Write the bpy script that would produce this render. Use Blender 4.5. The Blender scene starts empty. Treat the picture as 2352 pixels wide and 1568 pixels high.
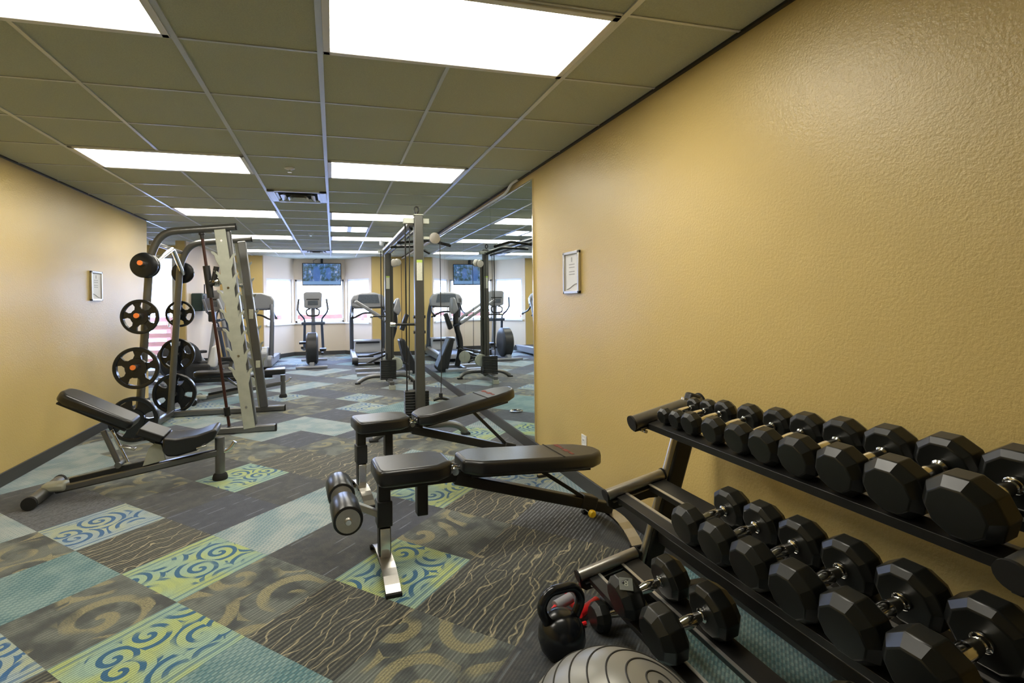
import bpy, bmesh, math, random
from mathutils import Vector, Matrix
R = random.Random(7)
PI = math.pi
C = bpy.context.scene.collection
sc = bpy.context.scene

# ---------------------------------------------------------------- camera, world, exposure
CAMZ, CEIL = 1.378, 2.544
cd = bpy.data.cameras.new('camera'); cam = bpy.data.objects.new('camera', cd); C.objects.link(cam)
cd.sensor_width = 36.0; cd.lens = 1172.25 * 36.0 / 2352
cd.shift_x = (1176 - 1066.97) / 2352; cd.shift_y = (691.67 - 784) / 2352
cd.clip_start = 0.05; cd.clip_end = 200
yaw, roll = .2518, -.0117
fw = Vector((math.sin(yaw), math.cos(yaw), 0)); rt = Vector((math.cos(yaw), -math.sin(yaw), 0)); up = Vector((0, 0, 1))
r2 = rt * math.cos(roll) + up * math.sin(roll); u2 = -rt * math.sin(roll) + up * math.cos(roll)
M = Matrix((r2, u2, -fw)).transposed().to_4x4(); M.translation = (0, 0, CAMZ)
cam.matrix_world = M
sc.camera = cam
sc.view_settings.view_transform = 'Standard'; sc.view_settings.look = 'None'
sc.view_settings.exposure = 0.50; sc.view_settings.gamma = 1.0
sc.view_settings.use_curve_mapping = False
sc.cycles.use_denoising = True
sc.cycles.max_bounces = 10; sc.cycles.diffuse_bounces = 5; sc.cycles.glossy_bounces = 6
sc.cycles.sample_clamp_indirect = 8.0
LAMP = 10.0           # ceiling lamp radiance
SKY = 17.0            # daylight
w = bpy.data.worlds.new('sky'); sc.world = w; w.use_nodes = True
nt = w.node_tree; bg = nt.nodes['Background']; bg.inputs[1].default_value = SKY
tc = nt.nodes.new('ShaderNodeTexCoord'); sp = nt.nodes.new('ShaderNodeSeparateXYZ'); rp = nt.nodes.new('ShaderNodeValToRGB')
nt.links.new(tc.outputs['Generated'], sp.inputs[0])
nt.links.new(sp.outputs['Z'], rp.inputs[0])
rp.color_ramp.elements[0].position = 0.0; rp.color_ramp.elements[0].color = (.52, .64, 1, 1)
rp.color_ramp.elements[1].position = 0.5; rp.color_ramp.elements[1].color = (.42, .56, 1, 1)
nt.links.new(rp.outputs[0], bg.inputs[0])

# ---------------------------------------------------------------- materials
def srgb(r, g, b):
    f = lambda c: (c/255/12.92) if c/255 <= .04045 else ((c/255+.055)/1.055)**2.4
    return (f(r), f(g), f(b), 1)
class NT:
    def __init__(s, name):
        s.m = bpy.data.materials.new(name); s.m.use_nodes = True
        s.t = s.m.node_tree; s.b = s.t.nodes['Principled BSDF']
    def n(s, typ, **kw):
        x = s.t.nodes.new('ShaderNode' + typ)
        for k, v in kw.items(): setattr(x, k, v)
        return x
    def l(s, a, b): s.t.links.new(a, b)
    def math(s, op, a, b=None, c=None, clamp=False):
        x = s.n('Math', operation=op); x.use_clamp = clamp
        for i, v in enumerate((a, b, c)):
            if v is None: continue
            if isinstance(v, (int, float)): x.inputs[i].default_value = v
            else: s.l(v, x.inputs[i])
        return x.outputs[0]
    def mix(s, f, a, b):
        x = s.n('Mix', data_type='RGBA')
        for k, v in ((0, f), (6, a), (7, b)):
            if isinstance(v, (int, float)): x.inputs[k].default_value = v
            elif isinstance(v, tuple): x.inputs[k].default_value = v
            else: s.l(v, x.inputs[k])
        return x.outputs[2]
    def noise(s, vec, scale, detail=2, rough=.5, out=0):
        x = s.n('TexNoise'); x.inputs['Scale'].default_value = scale; x.inputs['Detail'].default_value = detail
        x.inputs['Roughness'].default_value = rough
        if vec is not None: s.l(vec, x.inputs['Vector'])
        return x.outputs[out]
    def ss(s, v, lo, hi):
        x = s.n('MapRange', interpolation_type='SMOOTHSTEP'); s.l(v, x.inputs[0])
        x.inputs[1].default_value = lo; x.inputs[2].default_value = hi
        return x.outputs[0]
    def set(s, **kw):
        for k, v in kw.items(): s.b.inputs[k.replace('_', ' ')].default_value = v
        return s
def mat(name, col, rough=.5, metal=0.0, var=.06, vscale=30, bump=0.0, bscale=200, spec=.5, coat=0):
    """a plain surface with a little procedural mottling of colour and gloss"""
    s = NT(name); g = s.n('TexCoord').outputs['Object']
    nz = s.noise(g, vscale, 3)
    k = s.math('MULTIPLY_ADD', nz, var*2, 1-var)
    mx = s.n('Mix', data_type='RGBA', blend_type='MULTIPLY'); mx.inputs[0].default_value = 1
    mx.inputs[6].default_value = col if len(col) == 4 else (*col, 1)
    cb = s.n('CombineColor'); [s.l(k, cb.inputs[i]) for i in range(3)]
    s.l(cb.outputs[0], mx.inputs[7]); s.l(mx.outputs[2], s.b.inputs['Base Color'])
    s.l(s.math('MULTIPLY_ADD', nz, .06, rough-.03, clamp=True), s.b.inputs['Roughness'])
    s.set(Metallic=metal, Specular_IOR_Level=spec, Coat_Weight=coat)
    if bump:
        bp = s.n('Bump'); bp.inputs['Strength'].default_value = bump; bp.inputs['Distance'].default_value = .004
        s.l(s.noise(g, bscale, 3, .6), bp.inputs['Height']); s.l(bp.outputs[0], s.b.inputs['Normal'])
    return s.m
def emis(name, col, st):
    s = NT(name); s.set(Base_Color=(.8, .8, .8, 1), Emission_Color=(*col, 1), Emission_Strength=st); return s.m

m_wall = mat('ochre_paint', (.65, .48, .175), .35, var=.05, vscale=2, bump=.5, bscale=85, spec=.6)
m_cream = mat('cream_paint', (.74, .62, .47), .5, var=.03, vscale=2, bump=.3, bscale=90)
m_white = mat('white_trim', (.80, .79, .78), .4, var=.02)
m_tile = mat('ceiling_tile', (.52, .535, .43), .95, var=.16, vscale=140, bump=.5, bscale=260, spec=.1)
m_tbar = mat('grid_metal', (.62, .64, .66), .35, .3, var=.04)
m_base = mat('dark_cove_base', (.05, .048, .045), .5, var=.15, vscale=60)
m_vinyl = mat('black_vinyl', (.012, .0125, .014), .30, var=.05, vscale=90, spec=.6)
m_gun = mat('gunmetal_paint', (.19, .19, .185), .33, .75, var=.08, vscale=25)
m_tower = mat('dark_tower_paint', (.105, .105, .095), .42, .5, var=.08, vscale=25)
m_char = mat('charcoal_plastic', (.10, .11, .135), .4, .15, var=.05)
m_plate = mat('galvanised_plate', (.46, .48, .41), .5, .35, var=.16, vscale=14)
m_chrome = mat('chrome', (.82, .81, .78), .13, 1, var=.04, vscale=40)
m_brush = mat('brushed_steel', (.55, .53, .49), .33, .95, var=.08, vscale=60)
m_dark = mat('black_steel', (.022, .022, .022), .38, .2, var=.1)
m_brown = mat('dark_guide_rod', (.06, .022, .016), .4, .4, var=.1)
m_rub = mat('black_rubber', (.011, .012, .011), .33, var=.15, vscale=60, spec=.5)
m_rubf = mat('matt_rubber_foot', (.012, .012, .012), .8)
m_enamel = mat('black_enamel', (.010, .012, .016), .22, .1, var=.1, spec=.6)
m_orange = mat('orange_cap', (.95, .25, .05), .5)
m_yellow = mat('yellow_knob', (.85, .56, .02), .4)
m_red = mat('red_plastic', (.75, .015, .02), .4)
m_ball = mat('silver_vinyl', (.28, .275, .25), .36, .25, var=.05, vscale=6)
m_groove = mat('ball_groove', (.03, .03, .028), .6)
m_silver = mat('silver_plastic', (.33, .34, .37), .4, .2, var=.04)
m_blue = mat('blue_grey_plastic', (.07, .095, .15), .4, .1, var=.06)
m_blk = mat('black_plastic', (.02, .021, .024), .42, var=.1)
m_belt = mat('treadmill_belt', (.05, .058, .075), .5, var=.15, vscale=90)
m_lcd = mat('console_face', (.10, .12, .15), .25, 0, var=.3, vscale=30)
m_paper = mat('paper', (.86, .87, .9), .6, var=.02)
m_ink = mat('grey_print', (.45, .46, .5), .7)
m_numplate = mat('raised_rubber_plate', (.09, .10, .08), .4)
m_numeral = mat('pale_numeral', (.34, .36, .28), .5)
m_sticker = mat('pale_sticker', (.62, .63, .52), .5, var=.25, vscale=70)
m_lime = mat('lime_sticker', (.45, .6, .12), .5)
m_green = mat('dark_green_case', (.02, .045, .04), .4)
m_terra = mat('stained_timber', (.20, .075, .05), .7, var=.3, vscale=8)
m_deck = mat('pale_decking', (.6, .58, .6), .8, var=.2, vscale=3)
m_sea = mat('hazy_sea', (.5, .55, .68), .5, var=.05, vscale=.1)
m_logo = mat('faded_red_print', (.20, .05, .04), .6)
m_louv = mat('vent_metal', (.62, .63, .6), .35, .4, var=.08)
m_hole = mat('duct_black', (.01, .01, .01), .9)
m_cable = mat('steel_cable', (.03, .03, .03), .5)
s = NT('lamp_diffuser'); g = s.n('TexCoord').outputs['Generated']; sx = s.n('SeparateXYZ'); s.l(g, sx.inputs[0])
band = s.math('SINE', s.math('MULTIPLY', sx.outputs[1], 2*PI*3)); 
s.l(s.math('MULTIPLY_ADD', band, .12*LAMP, LAMP), s.b.inputs['Emission Strength'])
s.set(Base_Color=(.8, .8, .78, 1), Emission_Color=(1, .945, .82, 1)); m_lamp = s.m
m_lamp2 = emis('cool_lamp_diffuser', (.82, .87, 1), 5)
s = NT('mirror_glass'); s.set(Base_Color=(.80, .86, .84, 1), Metallic=1.0, Roughness=.008); m_mirror = s.m
s = NT('window_glass'); gl = s.n('BsdfTransparent'); gl.inputs[0].default_value = (.95, .97, .98, 1)
gg = s.n('BsdfGlossy'); gg.inputs['Roughness'].default_value = .01; ms = s.n('MixShader'); ms.inputs[0].default_value = .05
s.l(gl.outputs[0], ms.inputs[1]); s.l(gg.outputs[0], ms.inputs[2]); s.l(ms.outputs[0], s.t.nodes['Material Output'].inputs[0]); m_glass = s.m
s = NT('television_picture'); g = s.n('TexCoord').outputs['Object']
v = s.n('TexVoronoi'); v.inputs['Scale'].default_value = 7; s.l(g, v.inputs['Vector'])
nz = s.noise(g, 9, 4, .6); rp = s.n('ValToRGB'); e = rp.color_ramp.elements
e[0].position = .36; e[0].color = (.01, .03, .05, 1); e[1].position = .72; e[1].color = (.5, .55, .62, 1)
x = e.new(.47); x.color = (.03, .09, .13, 1); x = e.new(.58); x.color = (.06, .16, .42, 1)
s.l(nz, rp.inputs[0]); sx = s.n('SeparateXYZ'); s.l(g, sx.inputs[0])
pic = rp.outputs[0]
for cx, cz, rx, rz in ((-.13, -.02, .10, .24), (.17, .03, .07, .17)):
    dx = s.math('MULTIPLY', s.math('SUBTRACT', sx.outputs[0], cx), 1/rx); dz = s.math('MULTIPLY', s.math('SUBTRACT', sx.outputs[2], cz), 1/rz)
    dd = s.math('ADD', s.math('MULTIPLY', dx, dx), s.math('MULTIPLY', dz, dz))
    dd = s.math('MULTIPLY_ADD', s.noise(g, 14, 2), .8, s.math('SUBTRACT', dd, .4))
    pic = s.mix(s.math('MULTIPLY', s.ss(dd, 1.1, .7), .85), pic, (.05, .14, .42, 1))
f = s.ss(sx.outputs[2], -.19, -.17)
s.l(s.mix(f, (.16, .30, .55, 1), pic), s.b.inputs['Emission Color'])
s.set(Base_Color=(.01, .01, .01, 1), Emission_Strength=.75, Roughness=.2); m_tv = s.m

# carpet tiles: one material per pattern, each using the tile's own uv square (u along the pile rows)
def carpet(name, fn):
    s = NT(name); uv = s.n('UVMap', uv_map='UVMap').outputs[0]; rnd = s.n('UVMap', uv_map='tile').outputs[0]
    a = s.n('VectorMath', operation='MULTIPLY_ADD'); s.l(rnd, a.inputs[0]); a.inputs[1].default_value = (17, 23, 0); s.l(uv, a.inputs[2])
    sx = s.n('SeparateXYZ'); s.l(uv, sx.inputs[0])
    col = fn(s, uv, a.outputs[0], sx.outputs[0], sx.outputs[1])
    pile = s.noise(s.n('TexCoord').outputs['Object'], 330, 2, .7)
    k = s.math('MULTIPLY', s.math('MULTIPLY_ADD', pile, 1.7, .15), s.math('MULTIPLY_ADD', rows(s, sx.outputs[1], 38, a.outputs[0], .05, -.4, .5), .45, .75))
    mx = s.n('Mix', data_type='RGBA', blend_type='MULTIPLY'); mx.inputs[0].default_value = 1
    cb = s.n('CombineColor'); [s.l(k, cb.inputs[i]) for i in range(3)]
    s.l(col, mx.inputs[6]); s.l(cb.outputs[0], mx.inputs[7]); s.l(mx.outputs[2], s.b.inputs['Base Color'])
    s.set(Roughness=.9, Specular_IOR_Level=.25, Sheen_Weight=.25, Sheen_Roughness=.6)
    bp = s.n('Bump'); bp.inputs['Strength'].default_value = .5; bp.inputs['Distance'].default_value = .003
    s.l(pile, bp.inputs['Height']); s.l(bp.outputs[0], s.b.inputs['Normal'])
    return s.m
def spirals(s, vec, scale, turns, lo, hi):
    mp = s.n('VectorMath', operation='SCALE'); s.l(vec, mp.inputs[0]); mp.inputs[3].default_value = scale
    vo = s.n('TexVoronoi', voronoi_dimensions='2D'); vo.inputs['Scale'].default_value = 1; vo.inputs['Randomness'].default_value = .75
    s.l(mp.outputs[0], vo.inputs['Vector'])
    d = s.n('VectorMath', operation='SUBTRACT'); s.l(mp.outputs[0], d.inputs[0]); s.l(vo.outputs['Position'], d.inputs[1])
    sx = s.n('SeparateXYZ'); s.l(d.outputs[0], sx.inputs[0])
    ang = s.math('ARCTAN2', sx.outputs[1], sx.outputs[0])
    ph = s.math('SUBTRACT', s.math('MULTIPLY', vo.outputs['Distance'], turns), ang)
    return s.ss(s.math('SINE', ph), lo, hi), vo.outputs['Distance']
def rows(s, v, n, vec, amp=.6, lo=-.1, hi=.5):
    return s.ss(s.math('SINE', s.math('MULTIPLY_ADD', s.noise(vec, 6, 2), amp*6, s.math('MULTIPLY', v, 2*PI*n))), lo, hi)
def swirl(lite, other, ink, stripes):
    def fn(s, uv, vec, u, v):
        base = s.mix(s.ss(s.noise(vec, 2.2, 1), .42, .62), lite, other)
        mask, dist = spirals(s, vec, 2.5, 22, .15, .4)
        edge = s.ss(s.math('ABSOLUTE', s.math('SUBTRACT', v, .5)), .30, .42)
        lines = rows(s, v, 13, vec, .5, .2, .6)
        keep = s.ss(s.noise(vec, 3.1, 1), .40, .48)
        f = s.mix(edge, s.math('MULTIPLY', mask, s.math('MULTIPLY_ADD', keep, .9, .1)), s.math('MULTIPLY', lines, stripes))
        return s.mix(f, base, ink)
    return fn
def scroll(base, dark, tan):
    def fn(s, uv, vec, u, v):
        b = s.mix(s.ss(s.noise(vec, 3, 3), .4, .62), base, dark)
        b = s.mix(s.math('MULTIPLY', rows(s, v, 26, vec, .1), .5), b, dark)
        mask, dist = spirals(s, vec, 1.5, 15, .0, .5)
        keep = s.ss(s.noise(vec, 2.0, 1), .45, .55)
        spk = s.ss(s.noise(vec, 55, 2, .7), .38, .56)
        return s.mix(s.math('MULTIPLY', s.math('MULTIPLY', mask, keep), s.math('MULTIPLY_ADD', spk, .5, .45)), b, tan)
    return fn
def vine(base, row, cream):
    def fn(s, uv, vec, u, v):
        brk = s.ss(s.noise(vec, 30, 2), .35, .6)
        b = s.mix(s.math('MULTIPLY', rows(s, v, 23, vec, .06, -.1, .5), s.math('MULTIPLY_ADD', brk, .5, .5)), base, row)
        mp = s.n('VectorMath', operation='MULTIPLY'); s.l(vec, mp.inputs[0]); mp.inputs[1].default_value = (2.0, 2.2, 1)
        w1 = s.noise(mp.outputs[0], 1.0, 2, .45); w2 = s.noise(mp.outputs[0], 1.2, 2, .5)
        l1 = s.ss(s.math('ABSOLUTE', s.math('SINE', s.math('MULTIPLY_ADD', w1, 7, s.math('MULTIPLY', v, PI*5)))), .15, .05)
        l2 = s.ss(s.math('ABSOLUTE', s.math('SINE', s.math('ADD', s.math('MULTIPLY_ADD', w2, -7, s.math('MULTIPLY', v, PI*4.4)), s.math('MULTIPLY', u, 1.6)))), .12, .04)
        return s.mix(s.math('MULTIPLY', s.math('MAXIMUM', l1, l2), .9), b, cream)
    return fn
def weave(a, b, n, m):
    def fn(s, uv, vec, u, v):
        k = s.math('MULTIPLY', s.math('SINE', s.math('MULTIPLY', u, 2*PI*n)), s.math('SINE', s.math('MULTIPLY', v, 2*PI*m)))
        nz = s.ss(s.noise(vec, 2.5, 3), .38, .62)
        return s.mix(s.math('MULTIPLY_ADD', s.ss(k, -.1, .3), .55, s.math('MULTIPLY', nz, .45)), a, b)
    return fn
def plain(a, b, line, n):
    def fn(s, uv, vec, u, v):
        c = s.mix(s.ss(s.noise(vec, 6, 4, .7), .4, .62), a, b)
        l = s.math('MULTIPLY', rows(s, v, n, vec, .02, .93, 1.0), s.ss(s.noise(vec, 3, 1), .5, .58))
        return s.mix(s.math('MULTIPLY', l, .7), c, line)
    return fn
CM = [
 carpet('carpet_lime_swirl', swirl((.28, .42, .33, 1), (.38, .46, .17, 1), (.006, .10, .22, 1), .6)),
 carpet('carpet_blue_swirl', swirl((.30, .39, .43, 1), (.38, .43, .30, 1), (.012, .11, .29, 1), .7)),
 carpet('carpet_vine', vine((.014, .020, .021, 1), (.115, .115, .09, 1), (.34, .30, .19, 1))),
 carpet('carpet_scroll', scroll((.145, .165, .145, 1), (.036, .046, .050, 1), (.27, .245, .13, 1))),
 carpet('carpet_charcoal', plain((.023, .030, .039, 1), (.052, .055, .056, 1), (.17, .19, .22, 1), 5)),
 carpet('carpet_teal_weave', weave((.06, .17, .20, 1), (.23, .34, .34, 1), 11, 17)),
 carpet('carpet_pale_weave', weave((.14, .25, .30, 1), (.42, .46, .45, 1), 9, 19)),
 carpet('carpet_pinstripe', vine((.012, .018, .03, 1), (.19, .21, .24, 1), (.03, .035, .045, 1))),
 carpet('carpet_slate', plain((.025, .036, .062, 1), (.042, .052, .078, 1), (.22, .25, .32, 1), 6)),
]

# ---------------------------------------------------------------- mesh helpers
def V(*a): return Vector(a)
class MB:
    def __init__(s): s.v = []; s.f = []
    def add(s, vs, fs):
        o = len(s.v); s.v += [tuple(q) for q in vs]; s.f += [[i+o for i in f] for f in fs]; return s
    def box(s, c, d, ax=None):
        c = Vector(c); X, Y, Z = ax if ax else (V(1,0,0), V(0,1,0), V(0,0,1)); hx, hy, hz = d[0]/2, d[1]/2, d[2]/2
        vs = [c + X*sx*hx + Y*sy*hy + Z*sz*hz for sz in (-1,1) for sx, sy in ((-1,-1),(1,-1),(1,1),(-1,1))]
        return s.add(vs, [[3,2,1,0],[4,5,6,7],[0,1,5,4],[1,2,6,5],[2,3,7,6],[3,0,4,7]])
    def b2(s, x0, x1, y0, y1, z0, z1): return s.box(((x0+x1)/2, (y0+y1)/2, (z0+z1)/2), (x1-x0, y1-y0, z1-z0))
    def bar(s, p, q, w, h, upv=(0,0,1)):
        """rectangular bar from p to q, w across, h along the up side"""
        p = Vector(p); q = Vector(q); d = (q-p); L = d.length; d.normalize(); u = Vector(upv)
        x = d.cross(u)
        if x.length < 1e-4: x = d.cross(V(1,0,0))
        x.normalize(); u = x.cross(d)
        return s.box((p+q)/2, (L, w, h), (d, x, u))
    def ring(s, c, d, r, n, a0=0):
        d = Vector(d).normalized(); x = d.orthogonal().normalized(); y = d.cross(x)
        return [Vector(c) + (x*math.cos(a0+2*PI*i/n) + y*math.sin(a0+2*PI*i/n))*r for i in range(n)]
    def tube(s, pts, r, n=12, closed=False):
        pts = [Vector(p) for p in pts]; N = len(pts); rs = r if isinstance(r, (list, tuple)) else [r]*N
        tang = []
        for i in range(N):
            a = pts[i-1] if (i > 0 or closed) else pts[i]; b = pts[(i+1) % N] if (i < N-1 or closed) else pts[i]
            tang.append((b-a).normalized())
        x = tang[0].orthogonal().normalized(); vs = []
        for i in range(N):
            x = (x - tang[i]*x.dot(tang[i])).normalized(); y = tang[i].cross(x)
            vs += [pts[i] + (x*math.cos(2*PI*k/n) + y*math.sin(2*PI*k/n))*rs[i] for k in range(n)]
        fs = []
        for i in range(N if closed else N-1):
            j = (i+1) % N
            fs += [[i*n+k, i*n+(k+1) % n, j*n+(k+1) % n, j*n+k] for k in range(n)]
        if not closed: fs += [list(range(n))[::-1], [(N-1)*n+k for k in range(n)]]
        return s.add(vs, fs)
    def cyl(s, p, q, r, n=20, r1=None): return s.tube([p, q], [r, r if r1 is None else r1], n)
    def lathe(s, o, d, prof, n=28, a0=0, xax=None):
        """prof: (height along d, radius)"""
        o = Vector(o); d = Vector(d).normalized(); x = Vector(xax).normalized() if xax else d.orthogonal().normalized(); y = d.cross(x); vs = []
        for h, r in prof: vs += [o + d*h + (x*math.cos(a0+2*PI*k/n) + y*math.sin(a0+2*PI*k/n))*max(r, 1e-5) for k in range(n)]
        fs = [[i*n+k, i*n+(k+1) % n, (i+1)*n+(k+1) % n, (i+1)*n+k] for i in range(len(prof)-1) for k in range(n)]
        fs += [list(range(n))[::-1], [(len(prof)-1)*n+k for k in range(n)]]
        return s.add(vs, fs)
    def prism(s, poly, o, X, Y, t):
        """flat polygon (a, b) in axes X, Y from origin o, thickness t along X x Y (centred)"""
        o = Vector(o); X = Vector(X).normalized(); Y = Vector(Y).normalized(); Z = X.cross(Y).normalized(); n = len(poly)
        vs = [o + X*a + Y*b + Z*(-t/2) for a, b in poly] + [o + X*a + Y*b + Z*(t/2) for a, b in poly]
        return s.add(vs, [list(range(n))[::-1], list(range(n, 2*n))] + [[i, (i+1) % n, (i+1) % n+n, i+n] for i in range(n)])
    def build(s, name, m, parent=None, bevel=0, seg=2, ang=38, kind=None, label=None, smooth=True):
        me = bpy.data.meshes.new(name); me.from_pydata([tuple(q) for q in s.v], [], s.f); me.update()
        bm = bmesh.new(); bm.from_mesh(me); bmesh.ops.recalc_face_normals(bm, faces=bm.faces); bm.to_mesh(me); bm.free()
        o = bpy.data.objects.new(name, me); C.objects.link(o)
        for q in (m if isinstance(m, (list, tuple)) else [m]): me.materials.append(q)
        if smooth:
            me.polygons.foreach_set('use_smooth', [True]*len(me.polygons)); me.set_sharp_from_angle(angle=math.radians(ang))
        if bevel:
            b = o.modifiers.new('bevel', 'BEVEL'); b.width = bevel; b.segments = seg; b.limit_method = 'ANGLE'; b.angle_limit = math.radians(35); b.harden_normals = False
        if parent: o.parent = parent
        if kind: o['kind'] = kind
        if label: o['label'] = label
        return o
def fillet(pts, r, n=6):
    """round the inner corners of a polyline"""
    pts = [Vector(p) for p in pts]; out = [pts[0]]
    for i in range(1, len(pts)-1):
        a = (pts[i-1]-pts[i]); b = (pts[i+1]-pts[i]); k = min(r, a.length*.49, b.length*.49)
        A = pts[i]+a.normalized()*k; B = pts[i]+b.normalized()*k
        for t in range(n+1):
            u = t/n; out.append(A*(1-u)**2 + pts[i]*2*u*(1-u) + B*u*u)
    return out + [pts[-1]]
def tag(o, label, cat, group=None):
    o['label'] = label; o['category'] = cat
    if group: o['group'] = group
    return o
def thing(name, loc, label, cat, rz=0, group=None):
    o = bpy.data.objects.new(name, None); o.empty_display_size = .1; C.objects.link(o); o.location = loc; o.rotation_euler = (0, 0, rz)
    return tag(o, label, cat, group)
def dup(root, loc, rz, label=None, scale=None):
    def cp(o, p):
        c = o.copy(); C.objects.link(c)
        if p: c.parent = p
        for ch in list(o.children): cp(ch, c)
        return c
    r = cp(root, None); r.location = loc; r.rotation_euler = (0, 0, rz)
    if label: r['label'] = label
    if scale: r.scale = scale
    return r
def struct(o): o['kind'] = 'structure'; return o
# ---------------------------------------------------------------- room shell
XR, XL = 1.753, -2.479
YF, YB = 13.2, -2.6
def wallbox(name, m, *b): return struct(MB().b2(*b).build(name, m, smooth=False))
wallbox('wall_right', m_wall, XR, XR+.15, YB, YF+.15, -.05, CEIL+.1)
wallbox('wall_left', m_wall, XL-.15, XL, YB, 7.9, -.05, CEIL+.1)
wallbox('wall_back', m_wall, XL-.15, XR+.15, YB-.15, YB, -.05, CEIL+.1)
wallbox('wall_alcove_near', m_cream, -4.7, XL-.15, 7.75, 7.9, -.05, CEIL+.1)
wallbox('wall_alcove_left', m_cream, -4.85, -4.7, 7.75, 11.35, -.05, CEIL+.1)
struct(MB().b2(-4.7, -3.95, 11.2, 11.35, -.05, CEIL+.1).b2(-3.02, -2.77, 11.2, 11.35, -.05, CEIL+.1).b2(-3.95, -3.02, 11.2, 11.35, 2.36, CEIL+.1).build('wall_alcove_far', m_wall, smooth=False))
struct(MB().b2(-2.77, -2.62, 10.3, YF+.15, -.05, CEIL+.1).build('wall_partition', m_wall, smooth=False))
struct(MB().b2(-2.62, -2.6, 10.32, YF, 0, CEIL).build('wall_partition_face', m_cream, smooth=False))
wallbox('wall_far_left', m_wall, -2.6, -1.62, YF, YF+.15, -.05, CEIL+.1)
wallbox('wall_far_right', m_wall, .93, XR, YF, YF+.15, -.05, CEIL+.1)
struct(MB().b2(-4.85, XR+.15, YB-.15, 14.4, CEIL, CEIL+.1).build('ceiling', m_tile, smooth=False))

# bay: three angled wall panels, each with one window
def bay(P, Q, a, b, z0, z1, side, n):
    P = V(*P, 0); Q = V(*Q, 0); d = (Q-P).normalized(); L = (Q-P).length; out = V(-d.y, d.x, 0)
    if out.y < 0: out = -out
    T = .12; ax = (d, out, V(0,0,1))
    def bx(mb, u0, u1, zz0, zz1, o0=0, o1=T): return mb.box(P + d*((u0+u1)/2) + out*((o0+o1)/2) + V(0,0,(zz0+zz1)/2), (u1-u0, o1-o0, zz1-zz0), ax)
    mb = MB(); bx(mb, -.02, L+.02, -.05, z0); bx(mb, -.02, L+.02, z1, CEIL+.1); bx(mb, -.02, a, z0, z1); bx(mb, b, L+.02, z0, z1)
    struct(mb.build('wall_bay_'+side, m_cream, smooth=False))
    e = bpy.data.objects.new('window_%d' % n, None); C.objects.link(e); e['kind'] = 'structure'
    mb = MB()
    for q in ((a, a+.05, z0, z1), (b-.05, b, z0, z1), (a, b, z0, z0+.05), (a, b, z1-.05, z1)): bx(mb, *q, .02, .09)
    mb.build('window_frame', m_white, e, bevel=.004)
    bx(MB(), a+.05, b-.05, z0+.05, z1-.05, .05, .056).build('window_pane', m_glass, e, smooth=False)
    bx(MB(), a-.04, b+.04, z0-.035, z0, -.05, .03).build('window_sill', m_white, e, bevel=.004)
    bx(MB(), -.01, L+.01, 0, .10, -.014, 0).build('baseboard', m_base, e, smooth=False)
bay((-1.62, 13.2), (-1.0, 14.1), .08, 1.02, .86, 2.0, 'left', 1)
bay((-1.0, 14.1), (.31, 14.1), .03, 1.28, .86, 2.0, 'centre', 2)
bay((.31, 14.1), (.93, 13.2), .08, 1.02, .86, 2.0, 'right', 3)

# glazed door in the alcove
e = bpy.data.objects.new('door_1', None); C.objects.link(e); e['kind'] = 'structure'
m = MB()
for q in ((-3.95, -3.88, 0, 2.36), (-3.09, -3.02, 0, 2.36), (-3.95, -3.02, 2.29, 2.36), (-3.95, -3.02, 0, .09)): m.b2(q[0], q[1], 11.23, 11.31, q[2], q[3])
m.build('door_frame', m_white, e, bevel=.005)
MB().b2(-3.88, -3.09, 11.265, 11.272, .09, 2.29).build('door_pane', m_glass, e, smooth=False)
m = MB(); m.tube(fillet([(-3.14, 11.25, .95), (-3.14, 11.18, .95), (-3.14, 11.18, 1.2), (-3.14, 11.25, 1.2)], .03), .012); m.build('door_handle', m_chrome, e)

# baseboards
def base(name, *b): struct(MB().b2(*b, 0, .105).build(name, m_base, bevel=.004))
base('baseboard_right', XR-.014, XR, YB, YF)
base('baseboard_left', XL, XL+.014, YB, 7.9)
base('baseboard_left_end', XL-.15, XL+.014, 7.9, 7.914)
base('baseboard_partition', -2.6, -2.586, 10.3, YF)
base('baseboard_pillar', -2.77, -2.586, 10.286, 10.3)
base('baseboard_far_left', -2.6, -1.62, YF-.014, YF)
base('baseboard_far_right', .93, XR, YF-.014, YF)

# ceiling grid of thin metal bars on a two-foot module
U = .6096; GX, GY = -.046, 2.465
m = MB()
for i in range(-7, 4):
    x = GX+i*U; wd = .026 if i in (-3, -1, 0, 2) else .020
    if -4.7 < x < XR: m.b2(x-wd/2, x+wd/2, YB, 13.3, CEIL-.007, CEIL)
for j in range(-8, 18):
    y = GY+j*U
    m.b2(-4.7 if y > 7.9 else XL, XR, y-.007, y+.007, CEIL-.005, CEIL)
struct(m.build('trim_1', m_tbar, smooth=False))
struct(MB().b2(XL, XL+.022, YB, 7.9, CEIL-.012, CEIL).b2(XR-.022, XR, YB, YF, CEIL-.012, CEIL).build('trim_2', m_dark, smooth=False))

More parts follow.
